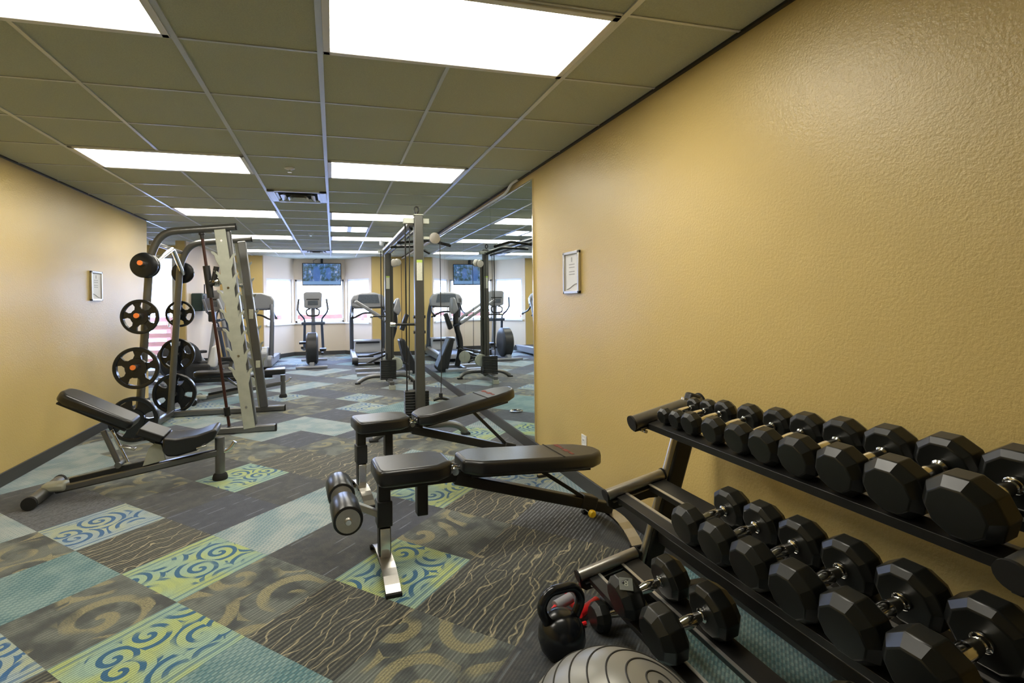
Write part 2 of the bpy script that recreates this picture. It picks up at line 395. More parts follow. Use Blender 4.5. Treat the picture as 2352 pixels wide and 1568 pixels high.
# carpet: half-metre squares laid on the diagonal, one face each, clipped to the rooms
KNOWN = {(-2,-3):1,(-2,-2):2,(-2,-1):5,(-1,-6):6,(-1,-5):3,(-1,-4):5,(-1,-3):3,(-1,-2):0,(-1,-1):5,(-1,0):3,
 (0,-8):6,(0,-7):4,(0,-6):7,(0,-5):1,(0,-4):2,(0,-3):0,(0,-2):3,(0,-1):2,(0,0):3,(0,1):4,
 (1,-9):6,(1,-8):6,(1,-7):3,(1,-6):3,(1,-5):4,(1,-4):8,(1,-3):6,(1,-2):4,(1,-1):0,(1,0):2,(1,1):4,(1,2):5,(1,3):5,
 (2,-9):6,(2,-8):3,(2,-7):4,(2,-6):4,(2,-5):0,(2,-4):4,(2,-3):6,(2,-2):8,(2,-1):3,(2,0):2,(2,1):2,(2,2):5,
 (3,-9):8,(3,-8):3,(3,-7):3,(3,-6):3,(3,-5):2,(3,-4):2,(3,-3):2,(3,-2):0,(3,-1):2,(3,0):7,
 (4,-9):6,(4,-8):8,(4,-7):6,(4,-6):8,(4,-5):3,(4,-4):2,(4,-3):6,(4,-2):2,(4,-1):1,(4,0):6,
 (5,-9):3,(5,-8):8,(5,-7):6,(5,-6):6,(5,-5):8,(5,-4):3,(5,-3):3,(5,-2):4,(5,-1):6,
 (6,-9):4,(6,-8):3,(6,-7):8,(6,-6):4,(6,-5):6,(6,-4):8,(6,-3):0,(6,-2):4}
bm = bmesh.new(); uvl = bm.loops.layers.uv.new('UVMap'); tl = bm.loops.layers.uv.new('tile')
r2i = 1/math.sqrt(2)
for k in range(-16, 24):
    for mm in range(-26, 18):
        s0 = 1.35+.5*k; t0 = -1.37+.497*mm
        cx = (s0+.25+t0+.25)*r2i; cy = (s0+.25-t0-.25)*r2i
        if not (-5.3 < cx < 2.3 and -3.2 < cy < 14.8): continue
        co = [(s0, t0), (s0+.5, t0), (s0+.5, t0+.497), (s0, t0+.497)]
        vs = [bm.verts.new(((a+b)*r2i, (a-b)*r2i, 0)) for a, b in co]
        f = bm.faces.new(vs[::-1])
        ty = KNOWN.get((k, mm)); pick = R.choice([3, 3, 8, 4, 6, 2, 5, 1, 8, 4, 6, 7]); ra, rb = R.random(), R.random()
        f.material_index = pick if ty is None else ty
        uvs = [(0, 0), (1, 0), (1, 1), (0, 1)][::-1]
        for lp, q in zip(f.loops, uvs): lp[uvl].uv = q; lp[tl].uv = (ra, rb)
for co, no in (((XR, 0, 0), (1, 0, 0)), ((-4.7, 0, 0), (-1, 0, 0)), ((0, YB, 0), (0, -1, 0)), ((0, 14.15, 0), (0, 1, 0))):
    bmesh.ops.bisect_plane(bm, geom=bm.verts[:]+bm.edges[:]+bm.faces[:], plane_co=co, plane_no=no, clear_outer=True)
me = bpy.data.meshes.new('floor'); bm.to_mesh(me); bm.free()
for q in CM: me.materials.append(q)
fl = bpy.data.objects.new('floor', me); C.objects.link(fl); struct(fl)
struct(MB().b2(-4.7, XR, YB, 14.15, -.06, -.01).build('floor_slab', m_base, smooth=False))

# outside: deck, railing, sea
struct(MB().b2(-9, 9, 14.35, 17.2, -.2, -.12).b2(-9, -4.9, 11.5, 14.35, -.2, -.12).b2(-4.85, -2.8, 11.4, 14.35, -.2, -.12).build('ground_deck', m_deck, smooth=False))
struct(MB().b2(-90, 90, 17.5, 160, -6.1, -6).build('ground_sea', m_sea, smooth=False))
t = thing('deck_railing', (0, 16.6, -.12), 'red-brown slatted timber railing around the deck outside the windows', 'railing')
m = MB()
for z in (.04, .28, .52, .76, 1.0): m.b2(-8.5, 7, -.02, .02, z, z+.135)
m.build('rail_board', m_terra, t)
for i in range(9): MB().b2(-8.4+1.85*i, -8.3+1.85*i, -.08, .0, 0, 1.16).build('post', m_terra, t)
t = thing('side_railing', (0, 13.6, -.12), 'red-brown slatted timber railing beyond the glazed alcove door', 'railing')
m = MB()
for z in (.12, .32, .52, .72, .92): m.b2(-5.6, -2.95, -.02, .02, z, z+.10)
m.build('rail_board', m_terra, t)
for x in (-4.6, -3.7, -3.0): MB().b2(x-.05, x+.05, -.1, -.02, 0, 1.1).build('post', m_terra, t)

# ---------------------------------------------------------------- ceiling lights, vents, sprinklers
def lamp(i0, i1, j0, label, dm=None):
    x0, x1, y0, y1 = GX+i0*U, GX+i1*U, GY+j0*U, GY+(j0+1)*U
    t = thing('ceiling_light', ((x0+x1)/2, (y0+y1)/2, CEIL), label, 'ceiling light', group='recessed ceiling lights')
    a, b = (x1-x0)/2-.014, (y1-y0)/2-.008; fr = .032; m = MB()
    for q in ((-a, a, -b, -b+fr), (-a, a, b-fr, b), (-a, -a+fr, -b, b), (a-fr, a, -b, b)): m.b2(*q, -.013, -.001)
    m.build('lamp_frame', m_white, t, bevel=.003)
    MB().b2(-a+fr, a-fr, -b+fr, b-fr, -.007, -.002).build('diffuser', dm or m_lamp, t, smooth=False)
    return t
ordn = ['nearest', 'second', 'third', 'fourth', 'farthest']
for n, j in enumerate((-1, 3, 7, 11, 15)):
    k = ordn[n]+' from the camera' if n in (1, 2, 3) else ordn[n]
    lamp(0, 2, j, 'long flat ceiling light of the right-hand row, %s' % k)
    lamp(-3, -1, j, 'long flat ceiling light of the left-hand row, %s' % k)
t = thing('ceiling_light', (GX+.5*U, GY+9.5*U, CEIL), 'small square cool white ceiling light split by a middle bar, right row', 'ceiling light')
MB().b2(-.29, .29, -.29, .29, -.012, -.001).build('lamp_frame', m_tbar, t, bevel=.003)
for x in (-.15, .15): MB().b2(x-.115, x+.115, -.26, .26, -.016, -.011).build('diffuser', m_lamp2, t, smooth=False)
def vent(j, label):
    t = thing('ceiling_vent', (GX-.5*U, GY+(j+.5)*U, CEIL), label, 'ceiling vent')
    MB().b2(-.29, .29, -.29, .29, -.006, -.001).build('back_plate', m_hole, t, smooth=False)
    m = MB()
    for q in ((-.295, .295, -.295, -.255), (-.295, .295, .255, .295), (-.295, -.22, -.295, .295), (.22, .295, -.295, .295)): m.b2(*q, -.02, -.001)
    m.build('vent_frame', m_louv, t, bevel=.004)
    for h, zz in ((.20, .022), (.13, .032), (.06, .04)):
        m = MB()
        for a in range(4):
            d = V(math.cos(a*PI/2), math.sin(a*PI/2), 0); q = V(-d.y, d.x, 0); L = h+.03 if a % 2 == 0 else h
            o = d*h; W = h*.95
            m.add([o-q*W+V(0,0,-.006), o+q*W+V(0,0,-.006), o+d*.045+q*(W+.04)+V(0,0,-zz), o+d*.045-q*(W+.04)+V(0,0,-zz)], [[0,1,2,3]])
        m.build('louver', m_louv, t, smooth=False)
vent(5, 'square louvred metal air vent, nearer of the two in the ceiling')
vent(15, 'square louvred metal air vent above the television, farther of the two')
for y, lb in ((4.62, 'small round sprinkler in the tile just before the nearer ceiling vent'), (8.92, 'small round sprinkler in the ceiling between the two vents')):
    t = thing('sprinkler', (-.35, y, CEIL), lb, 'sprinkler')
    MB().lathe((0,0,0), (0,0,-1), [(0, .04), (.008, .045), (.016, .03), (.02, .012)], 18).build('escutcheon', m_white, t)
    MB().lathe((0,0,-.018), (0,0,-1), [(0, .008), (.02, .008), (.02, .018), (.024, .018)], 14).build('sprinkler_head', m_chrome, t)

# ---------------------------------------------------------------- mirror wall
ys = [4.29, 5.54, 6.79, 8.04, 9.29, 10.54, 11.79, 13.1]
lab = ['nearest tall mirror panel on the right wall, beside the framed notice', 'second tall mirror panel, behind the near cable tower', 'third tall mirror panel from the near end of the mirror wall',
 'fourth tall mirror panel, beside the far cable tower', 'fifth tall mirror panel from the near end of the mirror wall', 'sixth tall mirror panel, beside the right treadmill', 'last tall mirror panel, touching the far right corner']
for i in range(7):
    o = MB().b2(XR-.012, XR-.004, ys[i]+.002, ys[i+1]-.002, .112, 2.46).build('mirror_panel', m_mirror, smooth=False)
    tag(o, lab[i], 'mirror', 'mirror panels on the right wall')
struct(MB().b2(XR-.016, XR, 4.275, 4.29, .105, 2.47).b2(XR-.016, XR, 4.29, 13.1, 2.46, 2.47).build('trim_3', m_chrome, smooth=False))
m = MB().tube(fillet([(XR-.02, 4.62, CEIL-.002), (XR-.05, 4.72, CEIL-.02), (XR-.03, 4.95, 2.475), (XR-.03, 6.5, 2.48), (XR-.03, 13.1, 2.49)], .2), .014, 10)
tag(m.build('cable_conduit', m_white), 'thin white cable conduit running along the top of the mirrors', 'cable')

# ---------------------------------------------------------------- small things on the walls
def notice(x, y, z, sgn, label, dk):
    t = thing('framed_notice', (x, y, z), label, 'picture frame'); W, H = .262, .318; th = .022; n = -sgn
    m = MB()
    for q in ((-W/2, W/2, -H/2, -H/2+.022), (-W/2, W/2, H/2-.022, H/2), (-W/2, -W/2+.022, -H/2, H/2), (W/2-.022, W/2, -H/2, H/2)):
        m.b2(min(0, n*th), max(0, n*th), q[0], q[1], q[2], q[3])
    m.build('frame', m_brush, t, bevel=.003)
    MB().b2(min(n*.004, n*.008), max(n*.004, n*.008), -W/2+.02, W/2-.02, -H/2+.02, H/2-.02).build('sheet', m_paper, t, smooth=False)
    m = MB(); xx = (n*.0082, n*.0092)
    for zz in (.058, .036, .004, -.016): m.b2(min(xx), max(xx), -.045, .045, zz, zz+.006)
    m.b2(min(xx), max(xx), -.008, .008, .08, .115); m.build('printed_lines', m_ink, t, smooth=False)
    m = MB(); m.tube([V(n*.009, -.085+.17*i/8, -.105+.02*math.cos(i/8*PI)) for i in range(9)], .004, 6); m.build('print_flourish', m_ink, t)
    return t
notice(XR, 3.525, 1.585, 1, 'silver framed white notice with grey lines, beside the mirror on the right wall', 0)
notice(XL, 6.31, 1.588, -1, 'slim framed white notice on the ochre left wall behind the plate rack', 0)
t = thing('power_outlet', (XR, 3.37, .34), 'white power outlet low on the right wall behind the front bench', 'power outlet')
MB().b2(-.007, 0, -.037, .037, -.06, .06).build('cover_plate', m_white, t, bevel=.003)
for z in (-.022, .022):
    o = MB().b2(-.009, -.006, -.017, .017, z-.015, z+.015).build('socket', m_paper, t, bevel=.002)
    m = MB(); [m.b2(-.0096, -.0088, y-.002, y+.002, z-.006, z+.006) for y in (-.007, .007)]; m.build('slot', m_hole, o, smooth=False)
t = thing('wall_case', (-2.6, 11.12, 1.42), 'dark green box with an upright rod hung on the cream partition wall', 'box')
MB().b2(0, .20, -.5, .42, -.17, .17).build('case_body', m_green, t, bevel=.02)
MB().b2(.20, .212, -.42, .34, -.13, .13).build('case_front', m_blk, t, bevel=.004)
MB().cyl((.1, .1, .165), (.1, .1, .36), .012, 10).build('rod', m_blk, t)
t = thing('television', (-.28, 13.93, 2.13), 'flat television showing blue figures, hung before the middle bay window', 'television')
MB().b2(-.495, .495, 0, .05, -.295, .295).build('casing', m_blk, t, bevel=.008)
MB().b2(-.475, .475, -.004, .001, -.268, .275).build('screen', m_tv, t, smooth=False)
m = MB().b2(-.03, .03, .05, .12, -.1, .45).b2(-.12, .12, .045, .07, -.1, .1); m.build('wall_bracket', m_blk, t)
m = MB().tube([(-.2, .06, .29), (-.22, .06, .36), (-.12, .06, .414)], .006, 8); m.build('power_cord', m_blk, t)
# ---------------------------------------------------------------- smith rack
def wb(mb, root, *a, **k):
    """build from world coordinates under an unrotated root"""
    l = root.location; mb.v = [(x-l.x, y-l.y, z-l.z) for x, y, z in mb.v]
    return mb.build(*a, parent=root, **k)
sm = thing('smith_machine', (-1.35, 6.42, 0), 'tall gunmetal barbell rack with notched pale uprights and plate posts at left', 'weight rack')
YN, YR = 5.88, 6.95
for y, sg in ((YN, -1), (YR, 1)):
    pts = fillet([(-1.945, y, .05), (-1.815, y, 1.9), (-1.70, y, 2.13), (-1.0, y, 2.20)], .34, 10)
    o = wb(MB().tube(pts, .038, 14), sm, 'rear_upright', m_gun)
    wb(MB().cyl((-1.002, y, 2.2), (-.99, y, 2.202), .036, 14), sm, 'end_cap', m_rubf)
    # base foot on the floor
    wb(MB().bar((-1.98, y, .037), (-.62, y, .037), .06, .07), sm, 'base_foot', m_gun, bevel=.012)
    for x in (-1.985, -.615): wb(MB().box((x, y, .036), (.014, .064, .072)), sm, 'foot_cap', m_rubf, bevel=.004)
    # dark front upright
    yi = y-sg*.05
    wb(MB().bar((-1.105, yi, 2.16), (-.86, yi, .07), .075, .095, (1, 0, 0)), sm, 'front_upright', m_gun, bevel=.01)
    for zc, lb in ((1.25, 'pale sticker'), (.62, 'small white sticker')):
        x = -1.105+(2.16-zc)/2.09*.245
        wb(MB().box((x, yi-.0385, zc), (.05, .002, .12 if zc > 1 else .09)), sm, 'warning_sticker', m_sticker, label=lb)
    # notched plate on the outside of the upright
    A, B = V(-1.15, y, 2.165), V(-.88, y, .05); d = (B-A).normalized(); L = (B-A).length; n = V(-d.z, 0, d.x)
    if n.x < 0: n = -n
    left = [(0, -.055)]; right = [(0, .055)]
    us = [.30+.205*i for i in range(7)]
    for i, u in enumerate(us):
        for lst, s_ in ((left, -1), (right, 1)):
            if s_ == 1: u2_ = u+.05
            else: u2_ = u
            lst += [(u2_-.03, s_*.055), (u2_-.075, s_*.088), (u2_-.085, s_*.118), (u2_-.06, s_*.114), (u2_-.035, s_*.088), (u2_+.015, s_*.082), (u2_+.055, s_*.066), (u2_+.075, s_*.057)]
    left += [(L, -.058)]; right += [(L, .058)]
    yp = y+sg*.03
    wb(MB().prism(left+right[::-1], V(A.x, yp, A.z), d, n, .012), sm, 'hook_plate', m_plate, bevel=.002)
    for u in (.12, .62, 1.35, 1.9):
        q = A+d*u; wb(MB().cyl((q.x, yp+sg*.004, q.z), (q.x, yp+sg*.014, q.z), .012, 10), sm, 'bolt', m_chrome)
    # guide rod, carriage, lock handle
    yg = y-sg*.02; g0, g1 = V(-1.337, yg, 2.14), V(-1.087, yg, .06); gd = (g1-g0).normalized()
    o = wb(MB().cyl(g0, g1, .0155, 12), sm, 'guide_rod', m_brown)
    q = MB().lathe(g0-gd*.02, gd, [(0, .03), (.05, .03), (.055, .022), (.09, .02)], 14); o2 = wb(q, sm, 'rod_collar', m_blk)
    wb(MB().cyl(g1-gd*.22, g1-gd*.13, .032, 14), sm, 'rod_stopper', m_rub)
    wb(MB().lathe(g1-gd*.01, gd, [(-.01, .02), (.0, .045), (.02, .045)], 14), sm, 'rod_foot', m_blk)
    c = g0+gd*.53
    car = wb(MB().cyl(c-gd*.17, c+gd*.17, .036, 16), sm, 'bar_carriage', m_dark)
    wb(MB().lathe(c+V(.0, 0, 0), V(1, 0, .02), [(0, .03), (.045, .036), (.055, .05), (.10, .05), (.11, .03), (.2, .012)], 16), sm, 'collar_ring', m_chrome)
    wb(MB().tube(fillet([c+V(.02, sg*.03, -.03), c+V(.055, sg*.03, -.01), c+V(.085, sg*.03, .16)], .03), .028, 12), sm, 'lock_handle', m_dark)
bc = V(-1.337, 0, 2.14)+V(.25, 0, -2.08).normalized()*.53
wb(MB().cyl((bc.x+.07, YN-.1, bc.z), (bc.x+.07, YR+.1, bc.z), .014, 14), sm, 'barbell', m_chrome)
wb(MB().tube(fillet([(-1.79, YN, 1.80), (-1.755, 6.42, 2.015), (-1.79, YR, 1.76)], .05), .026, 14), sm, 'cross_brace', m_chrome)
wb(MB().bar((-1.93, YN, .06), (-1.93, YR, .06), .06, .06), sm, 'rear_base_tube', m_gun, bevel=.01)
wb(MB().bar((-1.81, YN, 2.02), (-1.81, YR, 2.02), .04, .04), sm, 'rear_top_tube', m_gun, bevel=.008)
for y, sg in ((YN, -1), (YR, 1)):
    for z in (1.78, 1.265, .76, .25):
        x = -1.945+(z-.05)/1.85*.13
        o = wb(MB().cyl((x, y, z), (x, y+sg*.26, z+.01), .022, 14), sm, 'weight_peg', m_brush)
        if sg == -1 and z > .3:
            q = MB().cyl((x, y+sg*.26, z+.01), (x, y+sg*.275, z+.0105), .025, 14); q.v = [(a-sm.location.x, b-sm.location.y, c) for a, b, c in q.v]; q.build('peg_cap', m_orange, o, label='orange peg cap')
def plate(r, th, slots):
    m = MB()
    if slots:
        m.lathe((0, -th/2, 0), (0, 1, 0), [(0, .47*r), (0, .47*r), (th*.8, .47*r), (th*.8, .03)], 36)
        for k in range(5):
            a0 = 2*PI*k/5+.5; pol = []
            for rr, hw in ((.40*r, .55), (.62*r, .21 if slots == 1 else .42), (.90*r, .28 if slots == 1 else .46)): pol.append((rr, hw))
            pts = [(rr*math.cos(a0-hw), rr*math.sin(a0-hw)) for rr, hw in pol] + [(rr*math.cos(a0+hw), rr*math.sin(a0+hw)) for rr, hw in pol[::-1]]
            m.prism(pts, (0, 0, 0), (1, 0, 0), (0, 0, 1), th*.62)
        n = 48; vs = []; prof = [(.83*r, -th*.45), (.86*r, -th/2), (.97*r, -th/2), (r, -th*.35), (r, th*.35), (.97*r, th/2), (.86*r, th/2), (.83*r, th*.45)]
        for a in range(n):
            for rr, h in prof: vs.append((rr*math.cos(2*PI*a/n), h, rr*math.sin(2*PI*a/n)))
        P = len(prof); m.add(vs, [[a*P+i, a*P+(i+1) % P, ((a+1) % n)*P+(i+1) % P, ((a+1) % n)*P+i] for a in range(n) for i in range(P)])
    else:
        m.lathe((0, -th/2, 0), (0, 1, 0), [(0, .3*r), (.0, .8*r), (th*.12, .96*r), (th*.4, r), (th*.6, r), (th*.88, .96*r), (th, .8*r), (th, .3*r)], 44)
    return m
def wplate(x, y, z, r, th, slots, label, rot=0):
    t = thing('weight_plate', (x, y, z), label, 'weight plate', group='weight plates on the rack pegs')
    t.rotation_euler = (0, rot, 0)
    plate(r, th, slots).build('plate_disc', m_enamel, t, bevel=0)
    MB().lathe((0, -th*.52, 0), (0, 1, 0), [(0, .024), (0, .036), (th*1.04, .036), (th*1.04, .024)], 24).build('hub_sleeve', m_dark, t)
    return t
px = lambda z: -1.945+(z-.05)/1.85*.13
wplate(px(1.78), YN-.15, 1.775, .127, .05, 0, 'small solid black plate, front one of the pair on the top peg nearest the camera')
wplate(px(1.78), YN-.075, 1.775, .125, .05, 0, 'small solid black plate, rear one of the pair on the top peg nearest the camera')
wplate(px(1.265), YN-.17, 1.262, .172, .045, 1, 'mid-size slotted black plate with orange peg, second from top on the near post')
wplate(px(.76), YN-.17, .755, .207, .05, 1, 'large slotted black plate with orange peg, third from top on the near post', .3)
wplate(px(.25), YN-.15, .245, .224, .055, 2, 'largest black plate low on the near post, behind the left bench', .9)
wplate(px(1.78), YR+.13, 1.775, .132, .05, 0, 'small solid black plate at the top of the far post')
wplate(px(1.265), YR+.13, 1.262, .165, .045, 1, 'mid-size slotted black plate, second from top on the far post', .2)
wplate(px(.76), YR+.13, .755, .200, .05, 1, 'large slotted black plate, third from top on the far post', .7)
wplate(px(.25), YR+.13, .27, .248, .06, 2, 'largest black plate at the bottom of the far post')

# ---------------------------------------------------------------- padded benches
def pad(poly, z, th, name, parent, origin=(0,0,0), pitch=0, bev=.022, m=None):
    """cushion from a plan outline (u, v), tilted by pitch about v"""
    X = V(math.cos(pitch), 0, math.sin(pitch)); n = V(-math.sin(pitch), 0, math.cos(pitch))
    return MB().prism(poly, V(*origin)+V(0, 0, z)-n*(th/2)*0, X, V(0, 1, 0), th).build(name, m or m_vinyl, parent, bevel=bev, seg=4, ang=60)
def arch(L, h, wd, th, u=0):
    m = MB(); n = 12; pts = []
    for i in range(n+1):
        v = -L+2*L*i/n; pts.append((v, h*(1-abs(v/L)**2.6)))
    for i in range(n):
        (v0, z0), (v1, z1) = pts[i], pts[i+1]
        m.add([(u-wd/2, v0, z0), (u+wd/2, v0, z0), (u+wd/2, v1, z1), (u-wd/2, v1, z1), (u-wd/2, v0, z0+th), (u+wd/2, v0, z0+th), (u+wd/2, v1, z1+th), (u-wd/2, v1, z1+th)],
              [[3,2,1,0],[4,5,6,7],[0,1,5,4],[2,3,7,6]] + ([[0,4,7,3]] if i == 0 else []) + ([[1,2,6,5]] if i == n-1 else []))
    return m
def fold_bench(loc, rz, label, bz0, bz1, ulen, rollers=True):
    t = thing('folding_weight_bench', loc, label, 'weight bench', rz)
    # seat cushion narrows towards the hinge
    pad([(-.05,-.10),(-.035,-.135),(.0,-.142),(.26,-.142),(.345,-.085),(.345,.085),(.26,.142),(.0,.142),(-.035,.135),(-.05,.10)], .508, .085, 'seat', t)
    a = math.atan2(bz1-bz0, ulen); L = math.hypot(ulen, bz1-bz0)
    X = V(math.cos(a), 0, math.sin(a)); N = V(-math.sin(a), 0, math.cos(a)); o = V(.405, 0, bz0-.043)
    out = [(0,-.08),(.085,-.142),(L-.20,-.142),(L-.10,-.125),(L-.03,-.08),(L,-.03),(L,.03),(L-.03,.08),(L-.10,.125),(L-.20,.142),(.085,.142),(0,.08)]
    MB().prism(out, o, X, V(0,1,0), .078).build('backrest', m_vinyl, t, bevel=.022, seg=4, ang=60)
    MB().prism([(.05,-.09),(L-.1,-.09),(L-.1,.09),(.05,.09)], o-N*.047, X, V(0,1,0), .022).build('backrest_board', m_dark, t, bevel=.003)
    s0 = o+N*.0395+X*(L*.66)
    MB().box(s0, (.008, .262, .003), (X, V(0,1,0), N)).build('seam', m_rubf, t, smooth=False)
    m = MB(); [m.box(s0+X*(.075)+V(0, q, 0), (.03 if i % 2 else .018, .045, .002), (X, V(0,1,0), N)) for i, q in enumerate((-.07, -.01, .05, .09))]
    m.build('logo', m_logo, t, smooth=False, label='faded red print')
    # frame
    MB().box((0, 0, .255), (.062, .062, .42)).build('front_post', m_dark, t, bevel=.006)
    MB().box((0, 0, .30), (.078, .078, .13)).build('post_sleeve', m_blk, t, bevel=.006)
    m = MB()
    for v in (-.038, .038): m.box((-.0, v, .15), (.05, .006, .16))
    m.build('post_bracket', m_chrome, t, bevel=.002)
    MB().bar((-.03, 0, .44), (.46, 0, .44), .06, .05).build('seat_frame', m_dark, t, bevel=.005)
    MB().box((.20, 0, .345), (.058, .058, .17)).build('drop_post', m_dark, t, bevel=.006)
    be = (1.36, 0, .13)
    MB().bar((.38, 0, .43), be, .062, .06).build('main_beam', m_dark, t, bevel=.006)
    m = MB()
    for v in (-.03, .0, .03): m.cyl((.378, v-.008, .47), (.378, v+.008, .47), .018, 12)
    for v in (-.022, .022): m.tube([(.34, v, .475), (.378, v, .50), (.41, v, .485)], .007, 8)
    m.build('hinge', m_chrome, t)
    st = o+X*(L*.55)-N*.06
    MB().bar(st, (1.20, 0, .20), .032, .022).build('support_strut', m_dark, t, bevel=.003)
    MB().box((1.20, 0, .19), (.10, .075, .08), (V(.95,0,-.31), V(0,1,0), V(.31,0,.95))).build('latch_block', m_blk, t, bevel=.008)
    m = MB().cyl((1.17, -.03, .165), (1.17, -.085, .16), .009, 10); m.build('latch_pin', m_chrome, t)
    MB().lathe((1.17, -.085, .16), (0,-1,0), [(0,.012),(.006,.021),(.02,.023),(.03,.016)], 16).build('adjustment_knob', m_yellow, t, label='yellow knob')
    for u in (0, 1.36):
        o2 = arch(.26, .075 if u == 0 else .10, .072, .012, u).build('foot_bar', m_brush, t)
        for v in (-.25, .25): MB().box((u, v, .010), (.078, .03, .018)).build('foot_pad', m_rubf, o2, bevel=.003)
    # leg rollers on a side arm
    if not rollers: return t
    MB().bar((.0, .0, .28), (-.20, 0, .385), .045, .03).build('roller_arm', m_brush, t, bevel=.004)
    MB().cyl((-.205, -.275, .385), (-.205, .275, .385), .012, 12).build('roller_axle', m_chrome, t)
    for sg in (-1, 1):
        r = MB().lathe((-.205, sg*.055, .385), (0, sg, 0), [(0,.05),(.004,.066),(.012,.0695),(.185,.0695),(.197,.066),(.20,.058)], 32).build('leg_roller', m_vinyl, t)
        for h in (.0, .20): MB().lathe((-.205, sg*(.053+h), .385), (0, sg, 0), [(0,.055),(.004,.055),(.006,.018),(.016,.014)], 28).build('roller_disc', m_brush, r)
    return t
fb = fold_bench((.24, 2.65, 0), math.radians(4.3), 'black folding bench lying nearly flat, in front of the dumbbell rack', .55, .50, .87)
mb_ = fold_bench((.18, 3.72, 0), math.radians(10), 'black folding bench with raised backrest, behind the flat one', .545, .685, .84, False)

def slide_bench(loc, rz, label, flat):
    t = thing('adjustable_weight_bench', loc, label, 'weight bench', rz); L = 1.143
    MB().bar((.06, 0, .052), (L, 0, .215), .06, .055).build('main_beam', m_gun, t, bevel=.012)
    MB().cyl((L, 0, .03), (L, 0, .33), .036, 18).build('front_leg', m_gun, t)
    MB().lathe((L, 0, 0), (0,0,1), [(0,.055),(.015,.057),(.04,.05),(.05,.038)], 22).build('foot_cup', m_rubf, t)
    MB().tube(fillet([(L, 0, .205), (L+.07, 0, .225), (L+.11, 0, .285)], .05), .016, 10).build('lift_handle', m_chrome, t)
    MB().cyl((0, -.23, .045), (0, .23, .045), .042, 18).build('rear_foot', m_gun, t)
    for v in (-.235, .235): MB().cyl((0, v-.012, .045), (0, v+.012, .045), .045, 18).build('foot_cap', m_rubf, t)
    MB().box((.06, 0, .075), (.15, .11, .06)).build('rear_bracket', m_plate, t, bevel=.02)
    MB().bar((.15, .0, .10), (.72, 0, .19), .03, .05).build('slide_rail', m_dark, t, bevel=.004)
    if flat: A, B = (-.03, .40), (.56, .395)
    else: A, B = (.105, .745), (.568, .487)
    X = V(B[0]-A[0], 0, B[1]-A[1]); bl = X.length; X.normalize(); N = V(-X.z, 0, X.x)
    MB().prism([(0,-.07),(.03,-.11),(.07,-.132),(bl-.06,-.132),(bl-.02,-.12),(bl,-.10),(bl,.10),(bl-.02,.12),(bl-.06,.132),(.07,.132),(.03,.11),(0,.07)], (A[0],0,A[1]), X, V(0,1,0), .075).build('backrest', m_vinyl, t, bevel=.024, seg=4, ang=60)
    MB().prism([(.03,-.11),(bl-.02,-.11),(bl-.02,.11),(.03,.11)], V(A[0],0,A[1])-N*.043, X, V(0,1,0), .014).build('backrest_board', m_dark, t, bevel=.003)
    if not flat:
        MB().prism([(0,-.125),(.165,-.13),(.175,-.12),(.175,.12),(.165,.13),(0,.125)], (.615,0,.452), V(.90,0,-.43), V(0,1,0), .05).build('middle_pad', m_vinyl, t, bevel=.02, seg=4, ang=60)
        sp_ = [(.775,.39),(.86,.375),(1.0,.388),(1.09,.415),(1.125,.428),(1.145,.40),(1.12,.345),(1.0,.27),(.87,.24),(.80,.245),(.77,.29)]
        MB().prism(sp_, (0,0,0), V(1,0,0), V(0,0,1), .27).build('seat', m_vinyl, t, bevel=.026, seg=4, ang=60)
        MB().cyl((.375, -.05, .46), (.473, -.05, .20), .019, 14).build('support_strut', m_gun, t)
        MB().cyl((.40, .04, .44), (.50, .04, .19), .013, 12).build('rear_strut', m_chrome, t)
        MB().cyl((.473, -.085, .205), (.473, .06, .205), .022, 14).build('strut_pivot', m_gun, t)
        MB().prism([(.62,.17),(.66,.30),(.70,.335),(.745,.32),(.775,.20)], (0,-.035,0), V(1,0,0), V(0,0,1), .01).build('gusset_plate', m_plate, t, bevel=.002)
        MB().bar((.58, 0, .42), (.80, 0, .27), .05, .03).build('pad_bracket', m_dark, t, bevel=.004)
        MB().bar((.47, .02, .32), (.56, .02, .29), .05, .018).build('pull_pin_plate', m_chrome, t, bevel=.004)
        MB().bar((1.0, -.14, .29), (1.07, -.14, .305), .012, .016).build('seat_latch', m_chrome, t, bevel=.003)
    else:
        MB().prism([(0,-.125),(.26,-.125),(.28,-.10),(.28,.10),(.26,.125),(0,.125)], (.90,0,.385), V(1,0,.02), V(0,1,0), .08).build('seat', m_vinyl, t, bevel=.024, seg=4, ang=60)
        MB().bar((.50, 0, .335), (1.0, 0, .32), .06, .04).build('pad_bracket', m_dark, t, bevel=.004)
        MB().cyl((.36, 0, .34), (.60, 0, .15), .018, 12).build('support_strut', m_gun, t)
        MB().prism([(.62,.17),(.66,.27),(.70,.33),(.745,.32),(.775,.20)], (0,-.035,0), V(1,0,0), V(0,0,1), .01).build('gusset_plate', m_plate, t, bevel=.002)
    return t
slide_bench((-2.02, 4.31, 0), math.atan2(.075, 1.14), 'gunmetal bench with split black pads and upright tilt, by the left wall', False)
slide_bench((-1.87, 7.87, 0), math.atan2(.06, 1.14), 'gunmetal bench with flat black pads, behind the barbell rack', True)

